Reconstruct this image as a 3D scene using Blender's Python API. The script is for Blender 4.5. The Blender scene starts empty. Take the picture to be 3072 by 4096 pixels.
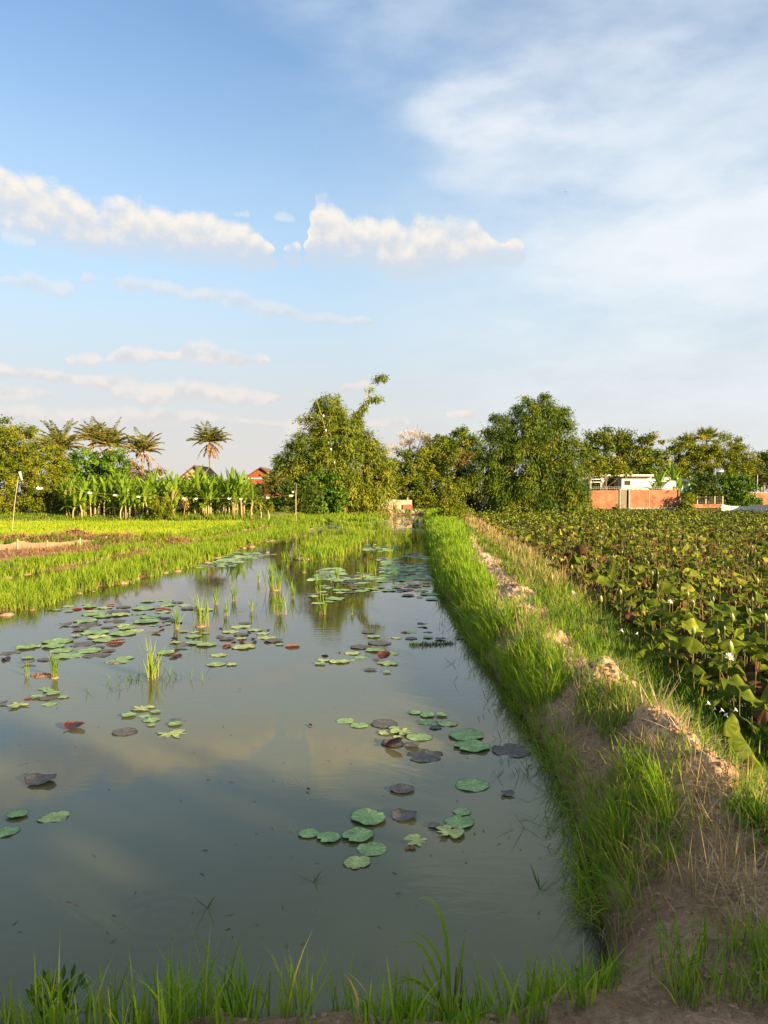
import bpy, math, random
import numpy as np
rng = np.random.default_rng(11)
random.seed(5)
PI = math.pi
sc = bpy.context.scene
COL = sc.collection

# ------------------------------------------------------------------ camera model
K = 760.0                     # focal length in pixels of a 768x1024 frame
CAMZ = 2.2
V0 = 493.0                    # horizon row
PITCH = math.atan((512 - V0) / K)
cam = bpy.data.cameras.new('camera')
cam.sensor_fit = 'HORIZONTAL'; cam.sensor_width = 36.0; cam.lens = K / 768 * 36
cam.clip_end = 6000
camo = bpy.data.objects.new('camera', cam); COL.objects.link(camo)
camo.location = (0, 0, CAMZ); camo.rotation_euler = (PI / 2 - PITCH, 0, 0)
sc.camera = camo

def raydir(X, Y):
    """direction through a pixel of the 3072x4096 photograph"""
    u, v = X / 4.0, Y / 4.0
    a, b = (u - 384) / K, -(v - 512) / K
    c, s = math.cos(PITCH), math.sin(PITCH)
    return np.array([a, c + s * b, -s + c * b])

def gnd(X, Y, z=0.0):
    d = raydir(X, Y); t = (z - CAMZ) / d[2]
    return np.array([d[0] * t, d[1] * t, z])

def at(X, Y, D):
    d = raydir(X, Y); t = D / d[1]
    return np.array([d[0] * t, D, CAMZ + d[2] * t])

def px(D):
    return D / K / 4.0         # metres per photograph pixel at distance D

# ------------------------------------------------------------------ mesh helpers
class MB:
    def __init__(s): s.V = []; s.F = []; s.n = 0; s.r = []; s.t = []
    def add(s, V, F, r=0.5, t=0.5):
        V = np.asarray(V, float).reshape(-1, 3)
        if not isinstance(F, list): F = [F]
        for f in F:
            f = np.asarray(f, int)
            if f.size: s.F.append(f + s.n)
        s.V.append(V); s.n += len(V)
        s.r.append(np.broadcast_to(np.asarray(r, float), (len(V),)))
        s.t.append(np.broadcast_to(np.asarray(t, float), (len(V),)))
        return s
    def mesh(s, name, mat, smooth=True):
        me = bpy.data.meshes.new(name)
        V = np.concatenate(s.V) if s.V else np.zeros((0, 3))
        me.vertices.add(len(V)); me.vertices.foreach_set('co', V.astype(np.float32).ravel())
        tot = np.concatenate([np.full(len(f), f.shape[1]) for f in s.F])
        idx = np.concatenate([f.ravel() for f in s.F])
        me.loops.add(len(idx)); me.polygons.add(len(tot))
        start = np.concatenate([[0], np.cumsum(tot)[:-1]])
        me.loops.foreach_set('vertex_index', idx.astype(np.int32))
        me.polygons.foreach_set('loop_start', start.astype(np.int32))
        me.polygons.foreach_set('loop_total', tot.astype(np.int32))
        me.polygons.foreach_set('use_smooth', np.full(len(tot), bool(smooth)))
        for nm, arr in (('rnd', s.r), ('t', s.t)):
            a = me.attributes.new(nm, 'FLOAT', 'POINT')
            a.data.foreach_set('value', np.concatenate(arr).astype(np.float32))
        me.update(calc_edges=True)
        if mat: me.materials.append(mat)
        return me
    def build(s, name, mat, parent=None, loc=None, smooth=True):
        return link(name, s.mesh(name, mat, smooth), parent, loc)

def link(name, data, parent=None, loc=None):
    o = bpy.data.objects.new(name, data); COL.objects.link(o)
    if parent: o.parent = parent
    if loc is not None: o.location = loc
    return o

def tag(o, label=None, cat=None, group=None, kind=None):
    if label: o['label'] = label
    if cat: o['category'] = cat
    if group: o['group'] = group
    if kind: o['kind'] = kind
    return o

def empty(name, loc=(0, 0, 0), rz=0.0):
    o = link(name, None, None, loc); o.rotation_euler = (0, 0, rz); o.empty_display_size = 0.1
    return o

def copy_tree(o, parent=None):
    c = o.copy(); COL.objects.link(c)
    if parent: c.parent = parent
    for ch in list(o.children): copy_tree(ch, c)
    return c

def box(x0, y0, z0, x1, y1, z1):
    V = np.array([[x, y, z] for z in (z0, z1) for y in (y0, y1) for x in (x0, x1)], float)
    F = np.array([[0, 2, 3, 1], [4, 5, 7, 6], [0, 1, 5, 4], [2, 6, 7, 3], [0, 4, 6, 2], [1, 3, 7, 5]])
    return V, F

def tube(path, rad, n=6, cap=True):
    P = np.asarray(path, float); m = len(P)
    rad = np.broadcast_to(np.asarray(rad, float), (m,))
    T = np.gradient(P, axis=0); T /= np.linalg.norm(T, axis=1)[:, None] + 1e-9
    ref = np.array([1.0, 0, 0]) if abs(T[0, 0]) < .8 else np.array([0, 1.0, 0])
    A = np.cross(T, ref); A /= np.linalg.norm(A, axis=1)[:, None] + 1e-9
    B = np.cross(T, A)
    th = np.arange(n) * 2 * PI / n
    V = P[:, None, :] + rad[:, None, None] * (np.cos(th)[None, :, None] * A[:, None, :] + np.sin(th)[None, :, None] * B[:, None, :])
    V = V.reshape(-1, 3)
    i = np.arange(m - 1)[:, None] * n; j = np.arange(n)[None, :]; k = (j + 1) % n
    F = np.stack([i + j, i + k, i + n + k, i + n + j], -1).reshape(-1, 4)
    Fs = [F]
    if cap: Fs += [np.arange(n)[None, ::-1], (np.arange(n) + (m - 1) * n)[None, :]]
    return V, Fs

def blades(base, h, w, az, lean, curl, rnd, seg=4):
    """grass blades: base (N,3); returns V, F, r, t"""
    N = len(base); S = seg
    s = np.linspace(0, 1, S + 1)
    th = lean[:, None] + curl[:, None] * s[None, :] ** 1.3
    ds = (h / S)[:, None]
    thm = (th[:, 1:] + th[:, :-1]) / 2
    rx = np.concatenate([np.zeros((N, 1)), np.cumsum(np.sin(thm) * ds, 1)], 1)
    rz = np.concatenate([np.zeros((N, 1)), np.cumsum(np.cos(thm) * ds, 1)], 1)
    ca, sa = np.cos(az)[:, None], np.sin(az)[:, None]
    P = np.stack([base[:, 0:1] + rx * ca, base[:, 1:2] + rx * sa, base[:, 2:3] + rz], -1)
    tw = az + PI / 2 + rng.normal(0, .6, N)
    side = np.stack([np.cos(tw), np.sin(tw), np.zeros(N)], -1)
    prof = (0.55 + 0.45 * np.minimum(1, s / .3)) * np.minimum(1, (1 - s) / .55) ** .8
    half = (w / 2)[:, None] * prof[None, :]
    L = P - side[:, None, :] * half[..., None]; R = P + side[:, None, :] * half[..., None]
    V = np.empty((N, 2 * S + 1, 3))
    V[:, 0:2 * S:2] = L[:, :S]; V[:, 1:2 * S:2] = R[:, :S]; V[:, 2 * S] = P[:, S]
    b = np.arange(N)[:, None] * (2 * S + 1)
    q = []
    for i in range(S - 1): q.append(np.concatenate([b + 2 * i, b + 2 * i + 1, b + 2 * i + 3, b + 2 * i + 2], 1))
    tri = np.concatenate([b + 2 * S - 2, b + 2 * S - 1, b + 2 * S], 1)
    r = np.repeat(rnd, 2 * S + 1)
    tt = np.tile(np.concatenate([np.repeat(s[:S], 2), [1.0]]), N)
    return V.reshape(-1, 3), [np.concatenate(q), tri], r, tt

def tufts(cent, nb, spread, h, w, splay=.35, curl=.7, bias=None, seg=4, rj=.25):
    """tufts of blades: cent (M,3); returns args for MB.add"""
    M = len(cent)
    cnt = np.maximum(2, rng.poisson(nb, M))
    ci = np.repeat(np.arange(M), cnt); N = len(ci)
    base = cent[ci].copy()
    off = rng.normal(0, 1, (N, 2)) * spread
    base[:, :2] += off
    hh = h[ci] if np.ndim(h) else np.full(N, h)
    ww = w[ci] if np.ndim(w) else np.full(N, w)
    hh = hh * rng.uniform(.45, 1.1, N); ww = ww * rng.uniform(.7, 1.25, N)
    az = rng.uniform(0, 2 * PI, N)
    lean = np.abs(rng.normal(0, splay, N)); cu = np.abs(rng.normal(0, curl, N))
    if bias is not None:      # some blades arch one way
        pick = rng.random(N) < bias[1]
        az = np.where(pick, bias[0] + rng.normal(0, .5, N), az)
    tr = rng.random(M)
    r = np.clip(tr[ci] * .6 + rng.random(N) * .4 + rng.normal(0, rj * .2, N), 0, 1)
    return blades(base, hh, ww, az, lean, cu, r, seg)

def leaf_quads(C, D, L, W, rnd, nrm=None):
    """rhombic leaves, C centre-base (N,3), D direction (N,3)"""
    N = len(C)
    D = D / (np.linalg.norm(D, axis=1)[:, None] + 1e-9)
    q = rng.normal(0, 1, (N, 3)) if nrm is None else nrm + rng.normal(0, .32, (N, 3))
    s = np.cross(D, q); s /= np.linalg.norm(s, axis=1)[:, None] + 1e-9
    L = np.broadcast_to(L, (N,))[:, None]; W = np.broadcast_to(W, (N,))[:, None]
    V = np.stack([C, C + D * L * .45 + s * W / 2, C + D * L, C + D * L * .45 - s * W / 2], 1).reshape(-1, 3)
    F = np.arange(N * 4).reshape(N, 4)
    return V, F, np.repeat(rnd, 4), np.tile([0, .5, 1, .5], N)

# value noise
def _h(ix, iy, seed):
    n = (ix.astype(np.int64) * 374761393 + iy.astype(np.int64) * 668265263 + seed * 1442695041) & 0x7fffffff
    n = ((n ^ (n >> 13)) * 1274126177) & 0x7fffffff
    return ((n ^ (n >> 16)) & 0xffff) / 65535.0
def vnoise(x, y, seed=0):
    x0 = np.floor(x); y0 = np.floor(y); fx = x - x0; fy = y - y0
    fx = fx * fx * (3 - 2 * fx); fy = fy * fy * (3 - 2 * fy)
    a, b = _h(x0, y0, seed), _h(x0 + 1, y0, seed); c, d = _h(x0, y0 + 1, seed), _h(x0 + 1, y0 + 1, seed)
    return (a + (b - a) * fx) * (1 - fy) + (c + (d - c) * fx) * fy - .5
def fbm(x, y, o=4, seed=0, g=.5):
    r = 0; a = 1.0
    for i in range(o):
        r = r + a * vnoise(x * 2 ** i + 13.7 * i, y * 2 ** i - 7.1 * i, seed + i); a *= g
    return r
def sst(a, b, x):
    t = np.clip((x - a) / (b - a), 0, 1); return t * t * (3 - 2 * t)

# ------------------------------------------------------------------ materials
def nodes_of(name):
    m = bpy.data.materials.new(name); m.use_nodes = True
    nt = m.node_tree; nt.nodes.clear()
    out = nt.nodes.new('ShaderNodeOutputMaterial')
    return m, nt, out
def nd(nt, t, **kw):
    n = nt.nodes.new(t)
    for k, v in kw.items(): setattr(n, k, v)
    return n
def ramp(nt, fac, stops):
    r = nd(nt, 'ShaderNodeValToRGB'); e = r.color_ramp.elements
    while len(e) < len(stops): e.new(.5)
    for el, (p, c) in zip(e, stops): el.position = p; el.color = (*c, 1)
    nt.links.new(fac, r.inputs[0]); return r.outputs[0]
def mixc(nt, f, a, b, mode='MIX'):
    m = nd(nt, 'ShaderNodeMix', data_type='RGBA', blend_type=mode)
    for s, v in ((m.inputs[0], f), (m.inputs[6], a), (m.inputs[7], b)):
        if isinstance(v, (int, float)): s.default_value = v
        elif isinstance(v, tuple): s.default_value = (*v, 1) if len(v) == 3 else v
        else: nt.links.new(v, s)
    return m.outputs[2]
def attr(nt, name): return nd(nt, 'ShaderNodeAttribute', attribute_name=name).outputs['Fac']
def noise(nt, scale, detail=4, rough=.55, vec=None, out=0):
    n = nd(nt, 'ShaderNodeTexNoise'); n.inputs['Scale'].default_value = scale
    n.inputs['Detail'].default_value = detail; n.inputs['Roughness'].default_value = rough
    if vec: nt.links.new(vec, n.inputs['Vector'])
    return n.outputs[out]
def objco(nt): return nd(nt, 'ShaderNodeTexCoord').outputs['Object']
def posn(nt): return nd(nt, 'ShaderNodeNewGeometry').outputs['Position']

def leaf_mat(name, stops, trans=.3, rough=.5, spec=.3, base=None, tip=None, nscale=None):
    m, nt, out = nodes_of(name)
    c = ramp(nt, attr(nt, 'rnd'), stops)
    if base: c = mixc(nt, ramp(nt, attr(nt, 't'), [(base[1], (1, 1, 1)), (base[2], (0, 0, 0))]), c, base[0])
    if tip: c = mixc(nt, ramp(nt, attr(nt, 't'), [(tip[1], (0, 0, 0)), (tip[2], (1, 1, 1))]), c, tip[0])
    if nscale:
        v = ramp(nt, noise(nt, nscale, 3, .6, posn(nt)), [(.3, (.7, .7, .7)), (.7, (1.25, 1.25, 1.25))])
        c = mixc(nt, 1.0, c, v, 'MULTIPLY')
    p = nd(nt, 'ShaderNodeBsdfPrincipled'); nt.links.new(c, p.inputs['Base Color'])
    p.inputs['Roughness'].default_value = rough; p.inputs['Specular IOR Level'].default_value = spec * .35
    tr = nd(nt, 'ShaderNodeBsdfTranslucent')
    hs = nd(nt, 'ShaderNodeHueSaturation'); hs.inputs['Value'].default_value = 1.35; nt.links.new(c, hs.inputs['Color'])
    nt.links.new(hs.outputs[0], tr.inputs[0])
    ms = nd(nt, 'ShaderNodeMixShader'); ms.inputs[0].default_value = trans * .8
    nt.links.new(p.outputs[0], ms.inputs[1]); nt.links.new(tr.outputs[0], ms.inputs[2]); nt.links.new(ms.outputs[0], out.inputs[0])
    return m

def solid_mat(name, a, b, scale=6, rough=.8, bump=.0, detail=5, metallic=0, stretch=None, spec=.3):
    m, nt, out = nodes_of(name)
    co = objco(nt)
    if stretch:
        mp = nd(nt, 'ShaderNodeMapping'); mp.inputs['Scale'].default_value = stretch
        nt.links.new(co, mp.inputs[0]); co = mp.outputs[0]
    n = noise(nt, scale, detail, .6, co)
    c = ramp(nt, n, [(.32, a), (.68, b)])
    p = nd(nt, 'ShaderNodeBsdfPrincipled'); nt.links.new(c, p.inputs['Base Color'])
    p.inputs['Roughness'].default_value = rough; p.inputs['Metallic'].default_value = metallic
    p.inputs['Specular IOR Level'].default_value = spec
    if bump:
        b_ = nd(nt, 'ShaderNodeBump'); b_.inputs['Strength'].default_value = bump; b_.inputs['Distance'].default_value = .05
        nt.links.new(n, b_.inputs['Height']); nt.links.new(b_.outputs[0], p.inputs['Normal'])
    nt.links.new(p.outputs[0], out.inputs[0])
    return m

def brick_mat(name, c1, c2, mortar, bw=.22, bh=.075, rough=.9):
    m, nt, out = nodes_of(name)
    sx = nd(nt, 'ShaderNodeSeparateXYZ'); nt.links.new(objco(nt), sx.inputs[0])
    cb = nd(nt, 'ShaderNodeCombineXYZ'); nt.links.new(sx.outputs[0], cb.inputs[0]); nt.links.new(sx.outputs[2], cb.inputs[1])
    b = nd(nt, 'ShaderNodeTexBrick'); nt.links.new(cb.outputs[0], b.inputs['Vector'])
    b.inputs['Color1'].default_value = (*c1, 1); b.inputs['Color2'].default_value = (*c2, 1); b.inputs['Mortar'].default_value = (*mortar, 1)
    b.inputs['Scale'].default_value = 1; b.inputs['Brick Width'].default_value = bw; b.inputs['Row Height'].default_value = bh
    b.inputs['Mortar Size'].default_value = .008; b.inputs['Bias'].default_value = -.2
    n = noise(nt, 1.3, 6, .65, objco(nt))
    v = ramp(nt, n, [(.3, (.55, .5, .5)), (.6, (1.1, 1.08, 1.05))])
    c = mixc(nt, 1.0, b.outputs['Color'], v, 'MULTIPLY')
    n2 = noise(nt, 9, 3, .6, cb.outputs[0])
    c = mixc(nt, ramp(nt, n2, [(.6, (0, 0, 0)), (.72, (.6, .6, .6))]), c, (.13, .05, .03))
    p = nd(nt, 'ShaderNodeBsdfPrincipled'); nt.links.new(c, p.inputs['Base Color']); p.inputs['Roughness'].default_value = rough
    p.inputs['Specular IOR Level'].default_value = .15
    nt.links.new(p.outputs[0], out.inputs[0])
    return m

M = {}
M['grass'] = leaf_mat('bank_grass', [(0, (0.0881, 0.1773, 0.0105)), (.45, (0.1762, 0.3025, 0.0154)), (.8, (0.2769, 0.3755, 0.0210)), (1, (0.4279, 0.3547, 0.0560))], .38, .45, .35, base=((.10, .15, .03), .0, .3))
M['grass_dry'] = leaf_mat('dry_grass', [(0, (.18, .13, .05)), (.5, (.34, .24, .10)), (1, (.48, .36, .17))], .2, .7, .2)
M['weed'] = leaf_mat('slope_weed', [(0, (0.0550, 0.1181, 0.0105)), (.5, (0.1210, 0.2165, 0.0175)), (.85, (0.2420, 0.2657, 0.0350)), (1, (0.3520, 0.2165, 0.0630))], .3, .5, .3)
M['rice'] = leaf_mat('rice_blade', [(0, (0.1003, 0.1929, 0.0126)), (.5, (0.2006, 0.2973, 0.0189)), (1, (0.3093, 0.3536, 0.0315))], .4, .5, .3, base=((.38, .32, .10), .0, .28))
M['paddy'] = leaf_mat('young_rice', [(0, (0.2112, 0.3034, 0.0140)), (.5, (0.2904, 0.3608, 0.0210)), (1, (0.3608, 0.3854, 0.0315))], .35, .6, .2)
M['bamboo'] = leaf_mat('bamboo_leaf', [(0, (0.0555, 0.0943, 0.0086)), (.4, (0.1221, 0.1664, 0.0130)), (.75, (0.2109, 0.2330, 0.0216)), (1, (0.3330, 0.2884, 0.0432))], .18, .5, .25)
M['bamboo_dark'] = leaf_mat('bamboo_leaf_green', [(0, (0.0281, 0.0640, 0.0075)), (.4, (0.0702, 0.1181, 0.0112)), (.75, (0.1404, 0.1771, 0.0156)), (1, (0.2527, 0.2263, 0.0312))], .18, .5, .25)
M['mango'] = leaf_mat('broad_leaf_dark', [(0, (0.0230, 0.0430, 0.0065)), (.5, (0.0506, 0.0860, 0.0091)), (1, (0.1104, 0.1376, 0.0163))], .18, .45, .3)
M['bush_yellow'] = leaf_mat('bush_leaf_yellow', [(0, (0.0655, 0.0997, 0.0059)), (.45, (0.1392, 0.1723, 0.0104)), (.8, (0.2130, 0.2267, 0.0146)), (1, (0.2786, 0.2449, 0.0233))], .18, .5, .25)
M['tree_green'] = leaf_mat('tree_leaf_green', [(0, (0.0468, 0.0798, 0.0075)), (.5, (0.1030, 0.1456, 0.0125)), (.85, (0.1685, 0.1972, 0.0175)), (1, (0.2340, 0.1878, 0.0374))], .18, .5, .25)
M['tree_russet'] = leaf_mat('tree_leaf_russet', [(0, (.10, .07, .02)), (.5, (.19, .12, .04)), (1, (.30, .19, .07))], .25, .6, .2)
M['tree_pale'] = leaf_mat('dry_blossom_twig', [(0, (.34, .24, .13)), (.5, (.48, .36, .22)), (1, (.60, .48, .33))], .25, .7, .2)
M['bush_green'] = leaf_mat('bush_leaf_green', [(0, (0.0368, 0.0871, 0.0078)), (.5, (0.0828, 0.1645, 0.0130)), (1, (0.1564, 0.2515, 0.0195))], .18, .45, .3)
M['banana'] = leaf_mat('banana_blade', [(0, (0.0773, 0.1445, 0.0117)), (.5, (0.1546, 0.2580, 0.0195)), (.9, (0.2760, 0.3715, 0.0351)), (1, (0.4416, 0.3096, 0.0936))], .35, .4, .4)
M['banana_dead'] = leaf_mat('dead_banana_leaf', [(0, (.22, .13, .05)), (.5, (.36, .23, .10)), (1, (.5, .34, .16))], .2, .8, .2)
M['banana_stem'] = solid_mat('banana_stem', (.22, .17, .06), (.50, .39, .18), 3, .7, .2, stretch=(4, 4, .7))
M['palm'] = leaf_mat('palm_leaflet', [(0, (0.0634, 0.0861, 0.0140)), (.5, (0.1373, 0.1464, 0.0210)), (.8, (0.2534, 0.2066, 0.0420)), (1, (0.4224, 0.2411, 0.0840))], .25, .45, .35)
M['palm_dead'] = leaf_mat('dead_frond', [(0, (.20, .11, .05)), (.5, (.32, .19, .09)), (1, (.45, .28, .14))], .2, .8, .2)
M['bark'] = solid_mat('bark', (.12, .08, .05), (.26, .19, .12), 5, .9, .4, stretch=(3, 3, 1))
M['palm_bark'] = solid_mat('palm_bark', (.20, .14, .09), (.36, .27, .18), 3, .9, .4, stretch=(.5, .5, 4))
M['culm'] = solid_mat('bamboo_culm', (.28, .24, .08), (.48, .42, .20), 4, .5)
M['lotus'] = leaf_mat('lotus_leaf_green', [(0, (0.0361, 0.0566, 0.0063)), (.45, (0.0979, 0.1350, 0.0113)), (.8, (0.2164, 0.2353, 0.0221)), (1, (0.3709, 0.3136, 0.0504))], .25, .55, .15, nscale=7)
M['lotus_brown'] = leaf_mat('lotus_leaf_brown', [(0, (.06, .03, .015)), (.5, (.12, .065, .03)), (1, (.24, .15, .07))], .2, .8, .15, nscale=7)
M['stalk'] = leaf_mat('lotus_stalk', [(0, (.07, .09, .02)), (.5, (.15, .13, .045)), (1, (.20, .10, .04))], .0, .7, .2)
M['bud'] = leaf_mat('lotus_bud', [(0, (.15, .22, .04)), (1, (.27, .33, .08))], .15, .5, .3, tip=((.75, .72, .42), .5, 1))
M['petal'] = leaf_mat('white_petal', [(0, (.72, .70, .52)), (1, (.82, .82, .76))], .2, .6, .2)
M['pad_green'] = leaf_mat('pad_green', [(0, (0.1552, 0.2565, 0.0998)), (.5, (0.2398, 0.3720, 0.1496)), (1, (0.3809, 0.5130, 0.2195))], .03, .55, .22, tip=((.07, .09, .05), .93, 1.0), nscale=14)
M['pad_yellow'] = leaf_mat('pad_yellow', [(0, (0.2420, 0.3080, 0.1100)), (.5, (0.3740, 0.4510, 0.1700)), (1, (0.5060, 0.5500, 0.2300))], .03, .55, .22, tip=((.12, .08, .05), .9, 1.0), nscale=16)
M['pad_dark'] = leaf_mat('pad_dark', [(0, (0.0807, 0.0802, 0.0728)), (.5, (0.1239, 0.1132, 0.1047)), (1, (0.1830, 0.1651, 0.1502))], .03, .55, .22, tip=((.03, .025, .025), .93, 1.0), nscale=14)
M['pad_red'] = leaf_mat('pad_red', [(0, (0.0363, 0.0116, 0.0099)), (.5, (0.0660, 0.0248, 0.0182)), (1, (0.0924, 0.0396, 0.0297))], .1, .45, .5, tip=((.25, .05, .03), .85, 1.0), nscale=14)
M['pad_brown'] = leaf_mat('pad_brown', [(0, (.14, .06, .03)), (1, (.32, .17, .09))], .1, .8, .2, nscale=20)
M['straw'] = leaf_mat('straw', [(0, (0.3800, 0.2700, 0.1425)), (.5, (0.5200, 0.4000, 0.2280)), (1, (0.6600, 0.5400, 0.3420))], .1, .8, .2)
M['clod'] = solid_mat('dirt_clod', (.22, .125, .07), (.42, .27, .165), 30, .95, .3)
M['heap'] = solid_mat('dry_heap', (.10, .045, .025), (.30, .16, .09), 9, .95, .6)
M['white_wall'] = solid_mat('white_render', (.66, .64, .56), (.80, .79, .72), 1.4, .85)
M['white_tile'] = solid_mat('white_panel', (.66, .68, .66), (.78, .80, .78), 2, .5)
M['blue_wall'] = solid_mat('turquoise_render', (.22, .50, .50), (.34, .62, .60), 1.5, .8)
M['grey_roof'] = solid_mat('grey_sheet_roof', (.18, .21, .25), (.30, .34, .38), 1.5, .5, stretch=(6, .5, 1))
M['pale_roof'] = solid_mat('pale_sheet_roof', (.45, .42, .38), (.62, .58, .52), 1.5, .6)
M['red_wall'] = solid_mat('red_gable', (.30, .05, .03), (.42, .085, .05), 2, .7)
M['dark_roof'] = solid_mat('dark_tile_roof', (.10, .055, .045), (.20, .11, .085), 3, .85, .3, stretch=(1, 8, 1))
M['tan_wall'] = solid_mat('tan_gable', (.36, .25, .15), (.52, .38, .25), 2, .8, stretch=(.6, 1, 5))
M['dark'] = solid_mat('dark_opening', (.02, .022, .025), (.045, .045, .05), 3, .6)
M['glass'] = solid_mat('dark_blue_pane', (.04, .07, .10), (.08, .12, .16), 2, .15)
M['wood_grey'] = solid_mat('weathered_board', (.16, .13, .10), (.30, .25, .19), 4, .85, .2, stretch=(8, 8, .6))
M['concrete'] = solid_mat('concrete', (.34, .30, .25), (.52, .47, .40), 3, .9, .2)
M['steel'] = solid_mat('stainless', (.55, .57, .60), (.68, .70, .72), 4, .25, metallic=1)
M['iron'] = solid_mat('iron_rail', (.20, .19, .17), (.34, .32, .29), 8, .6)
M['netting'] = solid_mat('shade_net', (.55, .53, .46), (.68, .66, .58), 2, .85)
M['net_tan'] = leaf_mat('fine_net', [(0, (0.3100, 0.2160, 0.1265)), (1, (0.3844, 0.2820, 0.1760))], .35, .9, .1, nscale=3)
M['pole'] = solid_mat('bamboo_pole', (.42, .32, .16), (.60, .47, .26), 6, .7)
M['plastic'] = leaf_mat('white_plastic', [(0, (.74, .74, .70)), (1, (.82, .82, .80))], .3, .4, .4)
M['rubble'] = solid_mat('pale_rubble', (.40, .33, .25), (.58, .50, .40), 8, .9, .4)
M['brick'] = brick_mat('orange_brick', (.37, .13, .06), (.47, .20, .095), (.38, .26, .18))
M['old_brick'] = brick_mat('old_red_brick', (.36, .10, .05), (.48, .20, .11), (.46, .34, .24), .25, .09)
M['old_panel'] = solid_mat('old_panel', (.42, .27, .17), (.66, .52, .38), 2.2, .9, .3)
M['panel_white'] = solid_mat('limewashed_board', (.38, .33, .30), (.62, .56, .50), 3, .9, .3, stretch=(.5, 1, 6))
M['panel_red'] = solid_mat('red_board', (.26, .07, .04), (.42, .15, .09), 3, .85, .3, stretch=(1, 1, 7))
M['bird'] = solid_mat('dark_feather', (.03, .03, .035), (.06, .06, .06), 8, .7)

# ------------------------------------------------------------------ layout of the land (world metres; camera at 0,0)
yy_w = [-60, 3.0, 3.4, 4.0, 5.0, 6.2, 8.3, 12.7, 17.6, 34.3, 80, 200]
xx_w = [1.0, .92, 1.00, 1.13, 1.27, 1.36, 1.40, 1.30, 1.30, 1.95, 4.2, 10]
def Rx(y): return np.interp(y, yy_w, xx_w) + .05 * vnoise(np.asarray(y) * 1.7, np.asarray(y) * 0, 3) + .10 * vnoise(np.asarray(y) * .6, np.asarray(y) * 0 + 5, 4)
def Lx(y): return np.interp(y, [-60, 4.5, 5.8, 7.0, 9.9, 13.6, 23.2, 38, 90], [4.5, 3.0, 2.95, 3.1, 3.55, 4.1, 5.1, 5.9, 9.5])
def bank_y(x): return 3.04 + .10 * vnoise(x * 1.6, x * 0, 8) + .22 * sst(.3, .9, x) + .05 * vnoise(x * 5, x * 0, 9)
LX = [(0, 2480), (200, 2425), (400, 2372), (560, 2332), (700, 2287), (900, 2222), (1080, 2165), (1250, 2120), (1330, 2090)]
_b = np.array([gnd(*p) for p in LX]); 
def Bx(y): return np.interp(y, _b[:, 1], _b[:, 0]) + .5 * vnoise(np.asarray(y) * .35, np.asarray(y) * 0, 21) + .25 * vnoise(np.asarray(y) * 1.3, np.asarray(y) * 0, 22)
def Ax(y): return np.interp(y, [10, 19, 28, 36, 57, 75], [-9.9, -9.6, -9.1, -8.6, -7.2, -5.2]) + .35 * vnoise(np.asarray(y) * .5, np.asarray(y) * 0, 23)
def Fx(y): return np.interp(y, [10, 19, 21.7, 25.4, 32.9, 36, 57, 75], [-12, -11.2, -10.9, -10.3, -10.2, -10.0, -8.9, -7.2])
YFAR = 77.0
MOUNDS = [(2040, 2340, .50, .16, .28), (2165, 2540, .50, .20, .26), (2110, 2450, .45, .12, .2), (2390, 2700, .42, .13, .22), (2640, 2860, .5, .19, .20), (2745, 2930, .5, .17, .2),
          (2860, 3035, .5, .16, .19), (1930, 2250, .4, .22, .5), (1835, 2165, .4, .22, .7), (2950, 3160, .42, .10, .2), (2760, 2800, .35, .05, .2)]
_m = [(*gnd(a, b, c)[:2], h, s) for a, b, c, h, s in MOUNDS]
HEAPS = [(-80, 2150, 1.5, .24), (60, 2150, 1.3, .26), (180, 2148, 1.3, .26), (300, 2140, 1.4, .34), (345, 2148, 1.0, .2), (470, 2143, 1.3, .28), (570, 2138, 1.3, .28), (690, 2135, 1.2, .30), (760, 2135, .9, .22)]
_hp = [(*gnd(a, b, .5)[:2], s, h) for a, b, s, h in HEAPS]

_o = sorted([(m_[1], m_[0]) for m_ in _m if abs(m_[0] - 2.15) < .6])
def ridge_x(y): return np.interp(y, [3.0, 3.8] + [a for a, b in _o] + [35, 80], [2.55, 2.4] + [b for a, b in _o] + [3.3, 6.6]) + .08 * vnoise(np.asarray(y) * 1.1, np.asarray(y) * 0, 14)
def ridge(x, y):
    w_ = np.interp(y, [3, 6, 13, 30, 80], [.30, .26, .30, .45, .7])
    return np.exp(-(((x - ridge_x(y)) / w_) ** 2)) * sst(4.0, 4.8, y) * sst(-.5, -.05, vnoise(np.asarray(y) * .9, np.asarray(y) * 0 + 2, 15))
def land_dist(x, y):
    dR = x - Rx(y); dB = bank_y(x) - y
    k = .25
    h = np.clip(.5 + .5 * (dR - dB) / k, 0, 1)
    return dB * (1 - h) + dR * h + k * h * (1 - h)

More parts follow.
